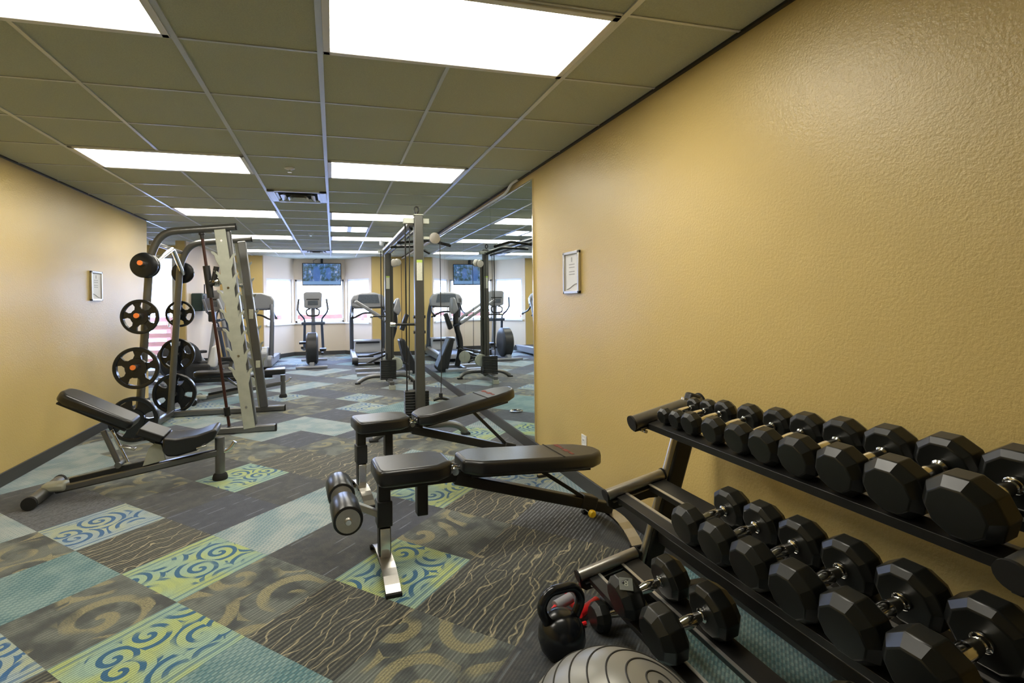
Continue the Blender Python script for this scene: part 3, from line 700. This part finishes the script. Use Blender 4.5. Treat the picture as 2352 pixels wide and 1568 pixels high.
# ---------------------------------------------------------------- cable crossover
cm = thing('cable_crossover_machine', (.9, 6.95, 0), 'tall gunmetal cable machine with two towers joined overhead, before the mirrors', 'cable machine')
TW = ((.872, 5.3, -1), (.885, 8.6, 1))
for x, y, sg in TW:
    up = wb(MB().bar((x, y, .06), (x, y, 2.28), .09, .095, (1,0,0)), cm, 'tower', m_tower, bevel=.008)
    wb(MB().box((x, y, 2.284), (.10, .095, .012)), cm, 'tower_cap', m_plate, bevel=.003)
    wb(MB().box((x-.02, y+sg*.0, 2.225), (.27, .012 if sg < 0 else .02, .055)).box((x-.02, y-sg*.05, 2.225), (.27, .008, .055)), cm, 'top_plate', m_plate, bevel=.003)
    wb(MB().tube([V(x-.02+.022*math.cos(a), y-.02, 2.335+.034*math.sin(a)) for a in [2*PI*i/14 for i in range(14)]], .008, 8, True).cyl((x-.02, y-.02, 2.285), (x-.02, y-.02, 2.31), .016, 10), cm, 'eye_bolt', m_dark)
    # arched floor foot across the tower and a spine towards the other tower
    fy = y+sg*.18
    wb(MB().tube(fillet([(x-.50, fy, .025), (x-.37, fy, .10), (x-.26, fy, .125), (x+.26, fy, .125), (x+.37, fy, .10), (x+.44, fy, .025)], .12), .034, 12), cm, 'arched_foot', m_gun)
    for q in (x-.50, x+.44): wb(MB().box((q, fy, .012), (.09, .07, .022)), cm, 'foot_pad', m_rubf, bevel=.004)
    wb(MB().bar((x, fy-sg*.05, .1), (x, y-sg*.55, .1), .07, .06), cm, 'base_spine', m_gun, bevel=.008)
    wb(MB().box((x, y-sg*.52, .035), (.10, .07, .07)), cm, 'spine_foot', m_plate, bevel=.004)
    # weight stack with guide rods
    sy = y-sg*.13
    st = wb(MB().box((x-.02, sy, .125), (.26, .13, .03)), cm, 'stack_base', m_dark, bevel=.004)
    for k in range(10):
        o = wb(MB().box((x-.02, sy, .157+.0285*k), (.255, .115, .0275)), cm, 'stack_weight', m_rub, bevel=.004)
    for q in (-.10, .06): wb(MB().cyl((x-.02+q, sy, .13), (x-.02+q, sy, 2.22), .0085, 10), cm, 'stack_rod', m_dark)
    wb(MB().cyl((x-.04, sy, .44), (x-.04, sy, .54), .016, 10), cm, 'selector_stem', m_blk)
    # sticker, adjuster arm
    wb(MB().box((x, y-.0485 , 1.70), (.06, .003, .20)), cm, 'instruction_sticker', m_sticker, smooth=False)
    wb(MB().box((x, y-.0487 , 1.80), (.06, .003, .028)), cm, 'sticker_header', m_lime, smooth=False)
    for z in (1.06, 1.22):
        for q in (-.055, .055): wb(MB().cyl((x+q-.008, y, z), (x+q+.008, y, z), .016, 10), cm, 'side_bolt', m_dark)
    wb(MB().cyl((x, y-sg*.03, 1.14), (x-.25, y-sg*.03, 1.145), .013, 10), cm, 'adjuster_bar', m_dark)
    wb(MB().cyl((x-.25, y-sg*.03, 1.145), (x-.30, y-sg*.03, 1.145), .024, 12), cm, 'adjuster_tip', m_chrome)
    # high pulley on a side arm, and its cable with a hook
    ax_, pz = x+.16, 2.045
    wb(MB().bar((x+.04, y, pz), (ax_, y, pz), .05, .03), cm, 'pulley_arm', m_plate, bevel=.004)
    wb(MB().lathe((ax_+.01, y-.03, pz), (0,1,0), [(0,.03),(.002,.058),(.02,.062),(.03,.05),(.04,.062),(.058,.058),(.06,.03)], 28), cm, 'pulley', m_brush)
    wb(MB().tube([(ax_+.07, y, pz), (ax_+.07, y, .62), (ax_+.06, y, .35)], .005, 8), cm, 'steel_cable', m_cable)
    o = wb(MB().cyl((ax_+.06, y, .34), (ax_+.06, y, .41), .02, 10), cm, 'cable_stop', m_blk)
    wb(MB().tube(fillet([(ax_-.02, y, .34), (ax_+.05, y, .36), (ax_+.14, y, .34), (ax_+.17, y, .30)], .03), .017, 10), cm, 'cable_hand_grip', m_rub)
    wb(MB().cyl((x-.1, sy-.02, .54), (x-.075, sy-.02, 2.21), .0055, 8), cm, 'stack_cable', m_cable)
# overhead link: chrome flat bar between towers, double pull-up bars
m = MB().bar((.80, 5.33, 2.20), (.83, 8.58, 2.24), .07, .035); wb(m, cm, 'overhead_beam', m_brush, bevel=.006)
wb(MB().cyl((.83, 5.5, 2.17), (.83, 8.45, 2.17), .016, 10).cyl((.915, 5.5, 2.19), (.915, 8.45, 2.19), .016, 10), cm, 'pull_up_bar', m_dark)
wb(MB().tube(fillet([(.75, 6.9, 2.12), (1.12, 6.95, 2.14), (1.32, 7.1, 2.06)], .05), .018, 10), cm, 'chin_up_handle', m_dark)
wb(MB().tube(fillet([(.80, 6.5, 2.13), (1.2, 6.4, 2.16), (1.45, 6.3, 2.08)], .05), .018, 10), cm, 'chin_up_handle', m_dark)
wb(MB().lathe((.76, 8.3, 2.29), (0,0,1), [(0,.02),(.01,.03),(.06,.03),(.08,.018)], 14), cm, 'end_knob', m_paper)
x, y = .885, 8.6
wb(MB().bar((x+.07, y+.02, .1), (x+.07, y+.02, 2.1), .03, .05, (1,0,0)), cm, 'carriage_track', m_tower, bevel=.006)
wb(MB().lathe((x+.11, y-.06, 2.03), (0,1,0), [(0,.03),(.002,.062),(.02,.066),(.03,.05),(.04,.066),(.058,.062),(.06,.03)], 28), cm, 'pulley', m_brush)
wb(MB().lathe((x+.12, y-.1, .35), (0,1,0), [(0,.04),(.002,.10),(.02,.11),(.03,.09),(.04,.11),(.058,.10),(.06,.04)], 24), cm, 'low_pulley', m_plate)
t = thing('steel_ring_handle', (1.30, 5.97, .012), 'small chrome ring handle lying on the carpet beside the near cable tower', 'handle')
MB().tube([V(.075*math.cos(a), .055*math.sin(a), 0) for a in [2*PI*i/20 for i in range(20)]], .011, 8, True).build('ring', m_chrome, t)
MB().cyl((-.04, .055, 0), (.04, .055, 0), .013, 10).build('grip', m_rub, t)
# ---------------------------------------------------------------- dumbbell rack
TA = math.radians(13); TX = V(math.cos(TA), 0, math.sin(TA)); TN = V(-math.sin(TA), 0, math.cos(TA)); YV = V(0, 1, 0)
rk = thing('dumbbell_rack', (1.45, 1.38, 0), 'three-tier black and silver rack of dumbbells against the right wall', 'dumbbell rack')
Y0, Y1 = .712, 2.05
TIERS = [(1.487, .848, .185), (1.325, .53, .16), (1.185, .19, .16)]      # centre x, cradle height, half width
for n, (xc, zc, hw) in enumerate(TIERS):
    c = V(xc, 0, zc)
    for sg in (-1, 1):
        m = MB(); a, b = (-.122 if n == 0 else -.116, -.07) if sg < 0 else (.05, hw-.03)
        mid = c + TX*((a+b)/2) - TN*.004
        m.box(mid+V(0, (Y0+Y1)/2, 0), (b-a, Y1-Y0-.02, .006), (TX, YV, TN))
        e_ = c + TX*(a if sg < 0 else b)
        m.box(e_+V(0, (Y0+Y1)/2, 0) + TN*(-.016 if sg < 0 else -.027), (.006, Y1-Y0-.02, .03 if sg < 0 else .04), (TX, YV, TN))
        i_ = c + TX*(b if sg < 0 else a)
        m.box(i_+V(0, (Y0+Y1)/2, 0) - TN*.016, (.005, Y1-Y0-.02, .03), (TX, YV, TN))
        wb(m, rk, 'shelf_rail', m_dark, bevel=.0015)
        wb(MB().box(i_+V(0, (Y0+Y1)/2, 0) + TN*.0005, (.012, Y1-Y0-.03, .004), (TX, YV, TN)), rk, 'rail_edge', m_brush, label='bright steel rail edge')  # lighter brushed-steel strip along the inner edge of each dark rail
for y in (Y0, Y1):
    up_ = lambda z: 1.525+(z-.58)/3.0
    q = MB().bar((up_(.02), y, .02), (up_(.93), y, .93), .05, .085, (1, 0, 0)); wb(q, rk, 'upright', m_dark, bevel=.012)
    fe = V(-.0455, 0, .015)
    wb(MB().tube([V(up_(z), y, z)+fe for z in (.03, .9)], .017, 12), rk, 'upright_edge', m_brush)
    wb(MB().bar((1.14, y, .03), (1.70, y, .03), .055, .05), rk, 'floor_foot', m_dark, bevel=.012)
    for n, (xc, zc, hw) in enumerate(TIERS):
        a = V(xc, y, zc)-TX*(hw+.0)+TN*.012; b = V(xc, y, zc)+TX*(hw+.0 if n == 0 else hw-.02)+TN*.012
        wb(MB().tube([a, b], .031 if n == 0 else .024, 18), rk, 'tier_bracket', m_brush if n else m_gun)
        for p_, s_ in ((a, -1), (b, 1)): wb(MB().cyl(p_-TX*.004, p_+TX*.004, .034 if n == 0 else .0265, 18), rk, 'bracket_cap', m_rubf)
        if n == 0: pl = [(0, 0), (2*hw, 0), (2*hw, -.05), (.24, -.085), (.06, -.045), (0, -.04)]
        else: pl = [(0, 0), (2*hw, 0), (2*hw+.03, -.12), (2*hw-.02, -.17), (2*hw-.04, -.12), (2*hw-.075, -.09), (2*hw-.12, -.078), (.02, -.07), (0, -.05)]
        wb(MB().prism(pl, a+V(0, .0, 0), TX, TN, .02), rk, 'bracket_plate', m_dark, bevel=.002)
        wb(MB().box((a+b)/2 - TN*.032 - V(0, .016, 0), ((b-a).length*.86, .012, .005), (TX, YV, TN)), rk, 'bracket_edge', m_brush)
        for u in (.05, 2*hw-.06):
            q = a+TX*u-TN*.052; wb(MB().cyl(q-V(0, .008, 0), q-V(0, .018, 0), .008, 10).cyl(q+V(0, .008, 0), q+V(0, .018, 0), .008, 10), rk, 'bolt', m_chrome)
wb(MB().bar((1.43, Y0, .30), (1.43, Y1, .30), .03, .05), rk, 'rear_crossbar', m_dark, bevel=.004)

def dumbbell(loc, r, label, group, tilt=TA, flat=False, number=None, grip=.058):
    t = thing('dumbbell', loc, label, 'dumbbell', group=group)
    X = V(math.cos(tilt), 0, math.sin(tilt)); h = r*1.02+.006; N_ = V(-math.sin(tilt), 0, math.cos(tilt)); rc = r/math.cos(PI/10)
    for sg in (-1, 1):
        o = X*sg*grip
        hd = MB().lathe(o, X*sg, [(0, .45*rc), (0, .78*rc), (.18*h, rc), (.68*h, rc), (h, .73*rc), (h*1.015, .3*rc)], 10, PI/10, N_).build('head', m_rub, t, bevel=r*.035, seg=2, ang=12)
        MB().lathe(o-X*sg*.002, -X*sg, [(0, .0), (0, r*.27), (.006, r*.27), (.010, r*.20)], 18).build('collar', m_chrome, t)
    g = grip; q = r*.155+.003
    MB().lathe(-X*g, X, [(0, q*.9), (g*.25, q*.95), (g*.7, q*1.25), (g, q*1.35), (g*1.3, q*1.25), (g*1.75, q*.95), (g*2, q*.9)], 18).build('handle', m_chrome, t)
    if number:
        cu = bpy.data.curves.new('number', 'FONT'); cu.body = number; cu.size = .032; cu.extrude = .0012; cu.align_x = 'CENTER'; cu.align_y = 'CENTER'
        tmp = bpy.data.objects.new('tmp', cu); C.objects.link(tmp); dg = bpy.context.evaluated_depsgraph_get()
        me = bpy.data.meshes.new_from_object(tmp.evaluated_get(dg)); bpy.data.objects.remove(tmp)
        pl = MB().box((0, 0, 0), (.05, .05, .003)).build('number_plate', m_numplate, t, bevel=.004)
        no = bpy.data.objects.new('number', me); C.objects.link(no); me.materials.append(m_numeral); no.parent = pl; no.location = (0, 0, .0016)
        nrm = V(-.25, -.45, .86).normalized(); xx = V(.86, -.45, 0); xx = (xx-nrm*xx.dot(nrm)).normalized(); yy = nrm.cross(xx)
        Mx = Matrix((xx, yy, nrm)).transposed().to_4x4(); ctr = -X*(grip+h*.5)
        Mx.translation = ctr + nrm*(r*.955+.004)
        pl.matrix_local = Mx
    return t
def seat_at(n, y, r): xc, zc, hw = TIERS[n]; return V(xc, y, zc) + TN*(r+.001)
oth = ['', 'second', 'third', 'fourth', 'fifth', 'sixth', 'seventh', 'eighth', 'ninth']
tops = [(1.945,.036),(1.858,.040),(1.765,.046),(1.635,.051),(1.505,.056),(1.387,.060),(1.259,.065),(1.122,.069),(.977,.074),(.828,.078)]
for i, (y, r) in enumerate(tops):
    lb = 'smallest black dumbbell on the top tier, against the far end bracket' if i == 0 else ('largest black dumbbell on the top tier, nearest the camera' if i == 9 else 'black dumbbell on the top tier, %s from the far end bracket' % oth[i])
    dumbbell(seat_at(0, y, r), r, lb, 'dumbbells on the top tier')
mids = [(1.558,.068),(1.415,.070),(1.268,.073),(1.117,.076),(.960,.079),(.797,.082)]
for i, (y, r) in enumerate(mids):
    lb = 'black dumbbell on the middle tier, farthest one, after the empty rail' if i == 0 else ('largest black dumbbell on the middle tier, nearest the camera' if i == 5 else 'black dumbbell on the middle tier, %s from its far end' % oth[i])
    dumbbell(seat_at(1, y, r), r, lb, 'dumbbells on the middle tier')
dumbbell(seat_at(2, 1.735, .080), .080, 'black dumbbell with pale number plate on the bottom tier, above the kettlebell', 'dumbbells on the bottom tier', number='8')
dumbbell(seat_at(2, 1.50, .088), .088, 'black dumbbell on the bottom tier, right of the numbered one', 'dumbbells on the bottom tier')
dumbbell(seat_at(2, .99, .092), .092, 'black dumbbell alone on the near end of the bottom tier', 'dumbbells on the bottom tier')
dumbbell((1.15, 1.925, .0575), .057, 'black dumbbell on the carpet under the bottom tier', 'dumbbells on the floor', tilt=0)

# ---------------------------------------------------------------- kettlebell, red grip, ball
t = thing('kettlebell', (.845, 1.83, 0), 'glossy black kettlebell on the carpet in front of the rack', 'kettlebell', rz=.12)
MB().lathe((0,0,0), (0,0,1), [(0,.05),(.004,.062),(.03,.082),(.07,.092),(.105,.089),(.135,.075),(.158,.052),(.168,.026)], 36).build('bell_body', m_enamel, t)
MB().tube(fillet([(-.05,0,.12),(-.094,0,.20),(-.06,0,.258),(.06,0,.258),(.094,0,.20),(.05,0,.12)], .05, 8), .0185, 16).build('handle', m_enamel, t)
t = thing('resistance_grip', (1.02, 2.03, 0), 'red and black hand grip on the carpet behind the kettlebell', 'exercise grip', rz=.3)
MB().cyl((-.02, -.02, .03), (.11, .0, .035), .019, 14).build('grip_bar', m_red, t)
MB().tube([V(.02+.0*i, .05+.045*math.cos(a), .06+.045*math.sin(a)) for i, a in enumerate([2*PI*k/16 for k in range(16)])], .013, 10, True).build('grip_ring', m_red, t)
MB().cyl((-.09, .05, .05), (.0, .05, .06), .022, 14).build('grip_end', m_silver, t)
MB().tube(fillet([(-.09,.05,.05),(-.16,.03,.03),(-.14,-.05,.012),(-.02,-.06,.012)], .05), .009, 8).build('strap', m_red, t)
BR = .25; bc_ = V(.655, 1.09, BR)
t = thing('exercise_ball', (.655, 1.09, 0), 'silver exercise ball with dark ring grooves on the carpet', 'exercise ball')
pole = V(.30, -.20, .93).normalized()
prof = [(-BR*math.cos(a), BR*math.sin(a)) for a in [PI*i/48 for i in range(49)]]
MB().lathe((0,0,BR), pole, prof, 64).build('ball_skin', m_ball, t, ang=80)
for k in range(8):
    a = math.radians(8+10.5*k); c = V(0,0,BR)+pole*BR*math.cos(a); x_ = pole.orthogonal().normalized(); y_ = pole.cross(x_); rr = BR*math.sin(a)
    MB().tube([c+(x_*math.cos(2*PI*i/72)+y_*math.sin(2*PI*i/72))*rr for i in range(72)], .0024, 6, True).build('ring_groove', m_groove, t)
MB().cyl(V(0,0,BR)+pole*(BR-.004), V(0,0,BR)+pole*(BR+.001), .008, 14).build('valve', m_groove, t)

# ---------------------------------------------------------------- cardio machines at the far end
def treadmill(loc, rz, label):
    t = thing('treadmill', loc, label, 'treadmill', rz)
    for s_ in (-1, 1):
        MB().prism([(0,.10),(.05,.20),(1.30,.235),(1.72,.30),(1.78,.22),(1.75,.06),(.06,.05)], (s_*.355, 0, 0), V(0,1,0), V(0,0,1), .11).build('side_rail', m_silver, t, bevel=.02)
        MB().tube(fillet([(s_*.375, 1.50, .22), (s_*.385, 1.34, 1.05), (s_*.36, 1.12, 1.34)], .3, 8), .048, 14).build('upright', m_char, t)
        MB().tube(fillet([(s_*.365, 1.13, 1.30), (s_*.385, .98, 1.14), (s_*.385, .55, 1.05)], .1), .022, 12).build('handrail', m_blk, t)
        MB().cyl((s_*.385, .54, 1.04), (s_*.385, .60, 1.06), .03, 12).build('rail_end', m_rub, t)
        MB().cyl((s_*.36-.06, .06, .115), (s_*.36+.06, .06, .115), .075, 18).build('end_roller', m_blk, t)
    MB().b2(-.30, .30, .04, 1.28, .165, .185).build('belt', m_belt, t, bevel=.008)
    MB().b2(-.30, .30, .02, .10, .08, .18).build('rear_guard', m_silver, t, bevel=.015)
    MB().prism([(1.26,.18),(1.32,.34),(1.42,.46),(1.66,.47),(1.80,.36),(1.80,.06),(1.26,.06)], (0,0,0), V(0,1,0), V(0,0,1), .66).build('motor_hood', m_silver, t, bevel=.03, seg=3)
    MB().box((0, 1.352, .395), (.56, .012, .12), (V(1,0,0), V(0,.64,.77), V(0,-.77,.64))).build('hood_grille', m_belt, t, bevel=.003)
    cb = MB().prism([(-.40,1.28),(-.41,1.44),(-.34,1.55),(-.15,1.61),(.15,1.61),(.34,1.55),(.41,1.44),(.40,1.28),(.2,1.25),(-.2,1.25)], (0, 1.06, 0), V(1,0,0), V(0,0,1), .15).build('console', m_silver, t, bevel=.03, seg=3)
    MB().prism([(-.26,1.36),(-.22,1.56),(.22,1.56),(.26,1.36)], (0, .981, 0), V(1,0,0), V(0,0,1), .01).build('display', m_lcd, cb, bevel=.003)
    for i in range(3): MB().bar((-.365+.022*i, .980, 1.36), (-.345+.022*i, .980, 1.45), .008, .010, (0,1,0)).build('button', m_blk, cb)
    MB().b2(-.36, .36, .94, 1.0, 1.235, 1.275).build('front_bar', m_blk, t, bevel=.015)
    MB().tube(fillet([(-.36, 1.1, 1.0), (-.12, 1.06, 1.13), (.12, 1.06, 1.13), (.36, 1.1, 1.0)], .06), .02, 10).build('cross_brace', m_blk, t)
    return t
tr = treadmill((.80, 11.2, 0), 0, 'grey treadmill facing the bay window, right of the elliptical')
dup(tr, (-1.66, 13.0, 0), PI, 'grey treadmill with its console toward the camera, seen behind the barbell rack')

def elliptical(loc, rz, label):
    t = thing('elliptical_trainer', loc, label, 'elliptical trainer', rz)
    MB().bar((-.32, .06, .035), (.32, .06, .035), .08, .05).build('rear_stabiliser', m_silver, t, bevel=.015)
    MB().bar((-.30, 1.55, .035), (.30, 1.55, .035), .08, .05).build('front_stabiliser', m_silver, t, bevel=.015)
    MB().bar((0, .05, .09), (0, 1.58, .09), .10, .08).build('main_beam', m_silver, t, bevel=.015)
    MB().lathe((-.12, .38, .40), (1,0,0), [(0,.20),(.0,.30),(.03,.345),(.21,.345),(.24,.30),(.24,.2)], 36).build('drive_cover', m_blk, t)
    MB().prism([(.2,.08),(.62,.08),(.98,.12),(.74,.44),(.56,.62),(.3,.40)], (0,0,0), V(0,1,0), V(0,0,1), .17).build('side_shroud', m_silver, t, bevel=.03, seg=3)
    for s_ in (-1, 1):
        MB().bar((s_*.21, .40, .42 if s_ < 0 else .28), (s_*.21, 1.28, .30), .05, .05).build('pedal_link', m_blk, t, bevel=.01)
        MB().prism([(-.07,0),(-.075,.30),(.075,.30),(.07,0)], (s_*.215, .62, .50 if s_ < 0 else .34), V(1,0,0), V(0,1,0), .05).build('foot_plate', m_blk, t, bevel=.015)
        MB().bar((s_*.21, 1.28, .30), (s_*.19, 1.16, .90), .055, .055).build('swing_arm', m_blue, t, bevel=.01)
        a = MB().tube(fillet([(s_*.19, 1.16, .90), (s_*.19, 1.14, 1.02), (s_*.335, 1.02, 1.19), (s_*.30, .92, 1.46)], .1), .019, 12).build('moving_handle', m_blue, t)
        MB().cyl((s_*.332, 1.005, 1.22), (s_*.30, .92, 1.47), .024, 12).build('grip', m_silver, a)
    MB().bar((0, 1.32, .1), (0, 1.12, 1.32), .09, .08, (0,1,0)).build('mast', m_silver, t, bevel=.02)
    MB().bar((-.26, 1.16, .91), (.26, 1.16, .91), .08, .07).build('pivot_beam', m_blue, t, bevel=.02)
    cn = MB().prism([(-.19,1.28),(-.205,1.60),(-.15,1.635),(.15,1.635),(.205,1.60),(.19,1.28),(.10,1.25),(-.10,1.25)], (0, 1.05, 0), V(1,0,0), V(0,0,1), .11).build('console', m_silver, t, bevel=.02, seg=3)
    MB().b2(-.14, .14, .988, .998, 1.45, 1.475).build('display', m_blk, cn, bevel=.003)
    MB().b2(-.11, .11, .985, .998, 1.33, 1.43).build('keypad', m_lcd, cn, bevel=.003)
    MB().tube(fillet([(-.06, 1.05, 1.25), (-.15, .98, 1.22), (-.13, .96, 1.10), (0, 1.06, 1.08), (.13, .96, 1.10), (.15, .98, 1.22), (.06, 1.05, 1.25)], .06), .017, 10).build('fixed_handle', m_blk, t)
    return t
el = elliptical((-.45, 11.1, 0), 0, 'silver elliptical trainer below the television, facing the bay window')
dup(el, (-2.95, 9.75, 0), math.radians(-55), 'silver elliptical trainer in the alcove, half hidden by the rack plates')

t = thing('stair_climber', (1.0, 9.85, 0), 'dark stair climber with slanted panel beside the mirrors, behind the far cable tower', 'stair climber')
for y in (-.35, .30): MB().bar((-.60, y, .06), (.42, y, .06), .07, .06).build('base_bar', m_silver, t, bevel=.012)
MB().bar((.05, -.35, .08), (.05, .30, .08), .08, .06).build('base_spine', m_blk, t, bevel=.01)
MB().prism([(.20,.66),(.30,.68),(.56,.10),(.52,.03),(.34,.03)], (0,-.02,0), V(1,0,0), V(0,0,1), .36).build('slanted_panel', m_blk, t, bevel=.03, seg=3)
MB().tube(fillet([(.12,-.02,.10), (.02,-.02,.55), (.16,-.02,.95), (.10,-.02,1.35)], .3, 8), .055, 14).build('mast', m_blk, t)
MB().prism([(.10,1.22),(.17,1.45),(.22,1.46),(.25,1.22),(.20,1.12)], (0,-.02,0), V(1,0,0), V(0,0,1), .26).build('console', m_silver, t, bevel=.03, seg=3)
MB().box((.125, -.02, 1.34), (.01, .2, .16), (V(.93,0,-.36), V(0,1,0), V(.36,0,.93))).build('display', m_lcd, t, bevel=.003)
for s_ in (-1, 1):
    a = MB().bar((-.60, s_*.27, 1.40), (.10, s_*.27, .95), .045, .055).build('arm_rail', m_silver, t, bevel=.015)
    MB().bar((.10, s_*.27, .95), (.16, s_*.06, .90), .04, .05).build('rail_bracket', m_blk, a, bevel=.01)
    MB().bar((.10, s_*.12, .45), (-.42, s_*.12, .22 if s_ < 0 else .34), .05, .04).build('step_arm', m_blk, t, bevel=.008)
    MB().b2(-.56, -.26, s_*.12-.07, s_*.12+.07, .20 if s_ < 0 else .33, .24 if s_ < 0 else .37).build('step', m_blk, t, bevel=.012)
MB().lathe((.02, -.26, .30), (0,1,0), [(0,.03),(.004,.11),(.03,.115),(.034,.03)], 24).build('flywheel', m_plate, t)

MB().prism([(.22,.86),(.33,1.16),(.40,1.13),(.30,.82)], (0,-.10,0), V(1,0,0), V(0,0,1), .14).build('shoulder_housing', m_blk, t, bevel=.02)
t = thing('exercise_bike', (-1.95, 9.55, 0), 'exercise bike with white shroud and black saddle, behind the barbell rack', 'exercise bike')
MB().bar((-.44, -.25, .035), (-.44, .25, .035), .07, .05).build('front_stabiliser', m_blk, t, bevel=.012)
MB().bar((.46, -.25, .035), (.46, .25, .035), .07, .05).build('rear_stabiliser', m_blk, t, bevel=.012)
MB().bar((-.44, 0, .08), (.46, 0, .08), .09, .07).build('frame_beam', m_dark, t, bevel=.01)
MB().b2(-.46, -.08, -.14, .14, .10, .36).build('drive_housing', m_blk, t, bevel=.03, seg=3)
MB().prism([(-.14,.32),(-.06,.66),(.02,.68),(.0,.30)], (0,0,0), V(1,0,0), V(0,0,1), .20).build('shroud', m_white, t, bevel=.03, seg=3)
MB().bar((.18, 0, .10), (.24, 0, .40), .05, .06, (1,0,0)).build('seat_post', m_gun, t, bevel=.008)
MB().prism([(.04,-.05),(.16,-.07),(.30,-.14),(.40,-.13),(.40,.13),(.30,.14),(.16,.07),(.04,.05)], (0,0,.43), V(1,0,.0), V(0,1,0), .07).build('saddle', m_vinyl, t, bevel=.025, seg=3)
MB().bar((-.12, 0, .30), (-.02, 0, 1.05), .06, .07, (1,0,0)).build('handle_post', m_silver, t, bevel=.012)
MB().tube(fillet([(.12,-.24,1.12), (-.02,-.2,1.08), (-.02,.2,1.08), (.12,.24,1.12)], .06), .018, 10).build('handlebar', m_blue, t)
MB().b2(-.10, -.02, -.13, .13, 1.08, 1.26).build('console', m_blk, t, bevel=.02)
for s_ in (-1, 1):
    a = MB().bar((-.12, s_*.16, .24), (-.12+s_*.14, s_*.16, .24), .02, .03).build('crank', m_chrome, t)
    MB().b2(-.16+s_*.14, -.07+s_*.14, s_*.22-.05, s_*.22+.05, .225, .25).build('pedal', m_blk, a, bevel=.006)
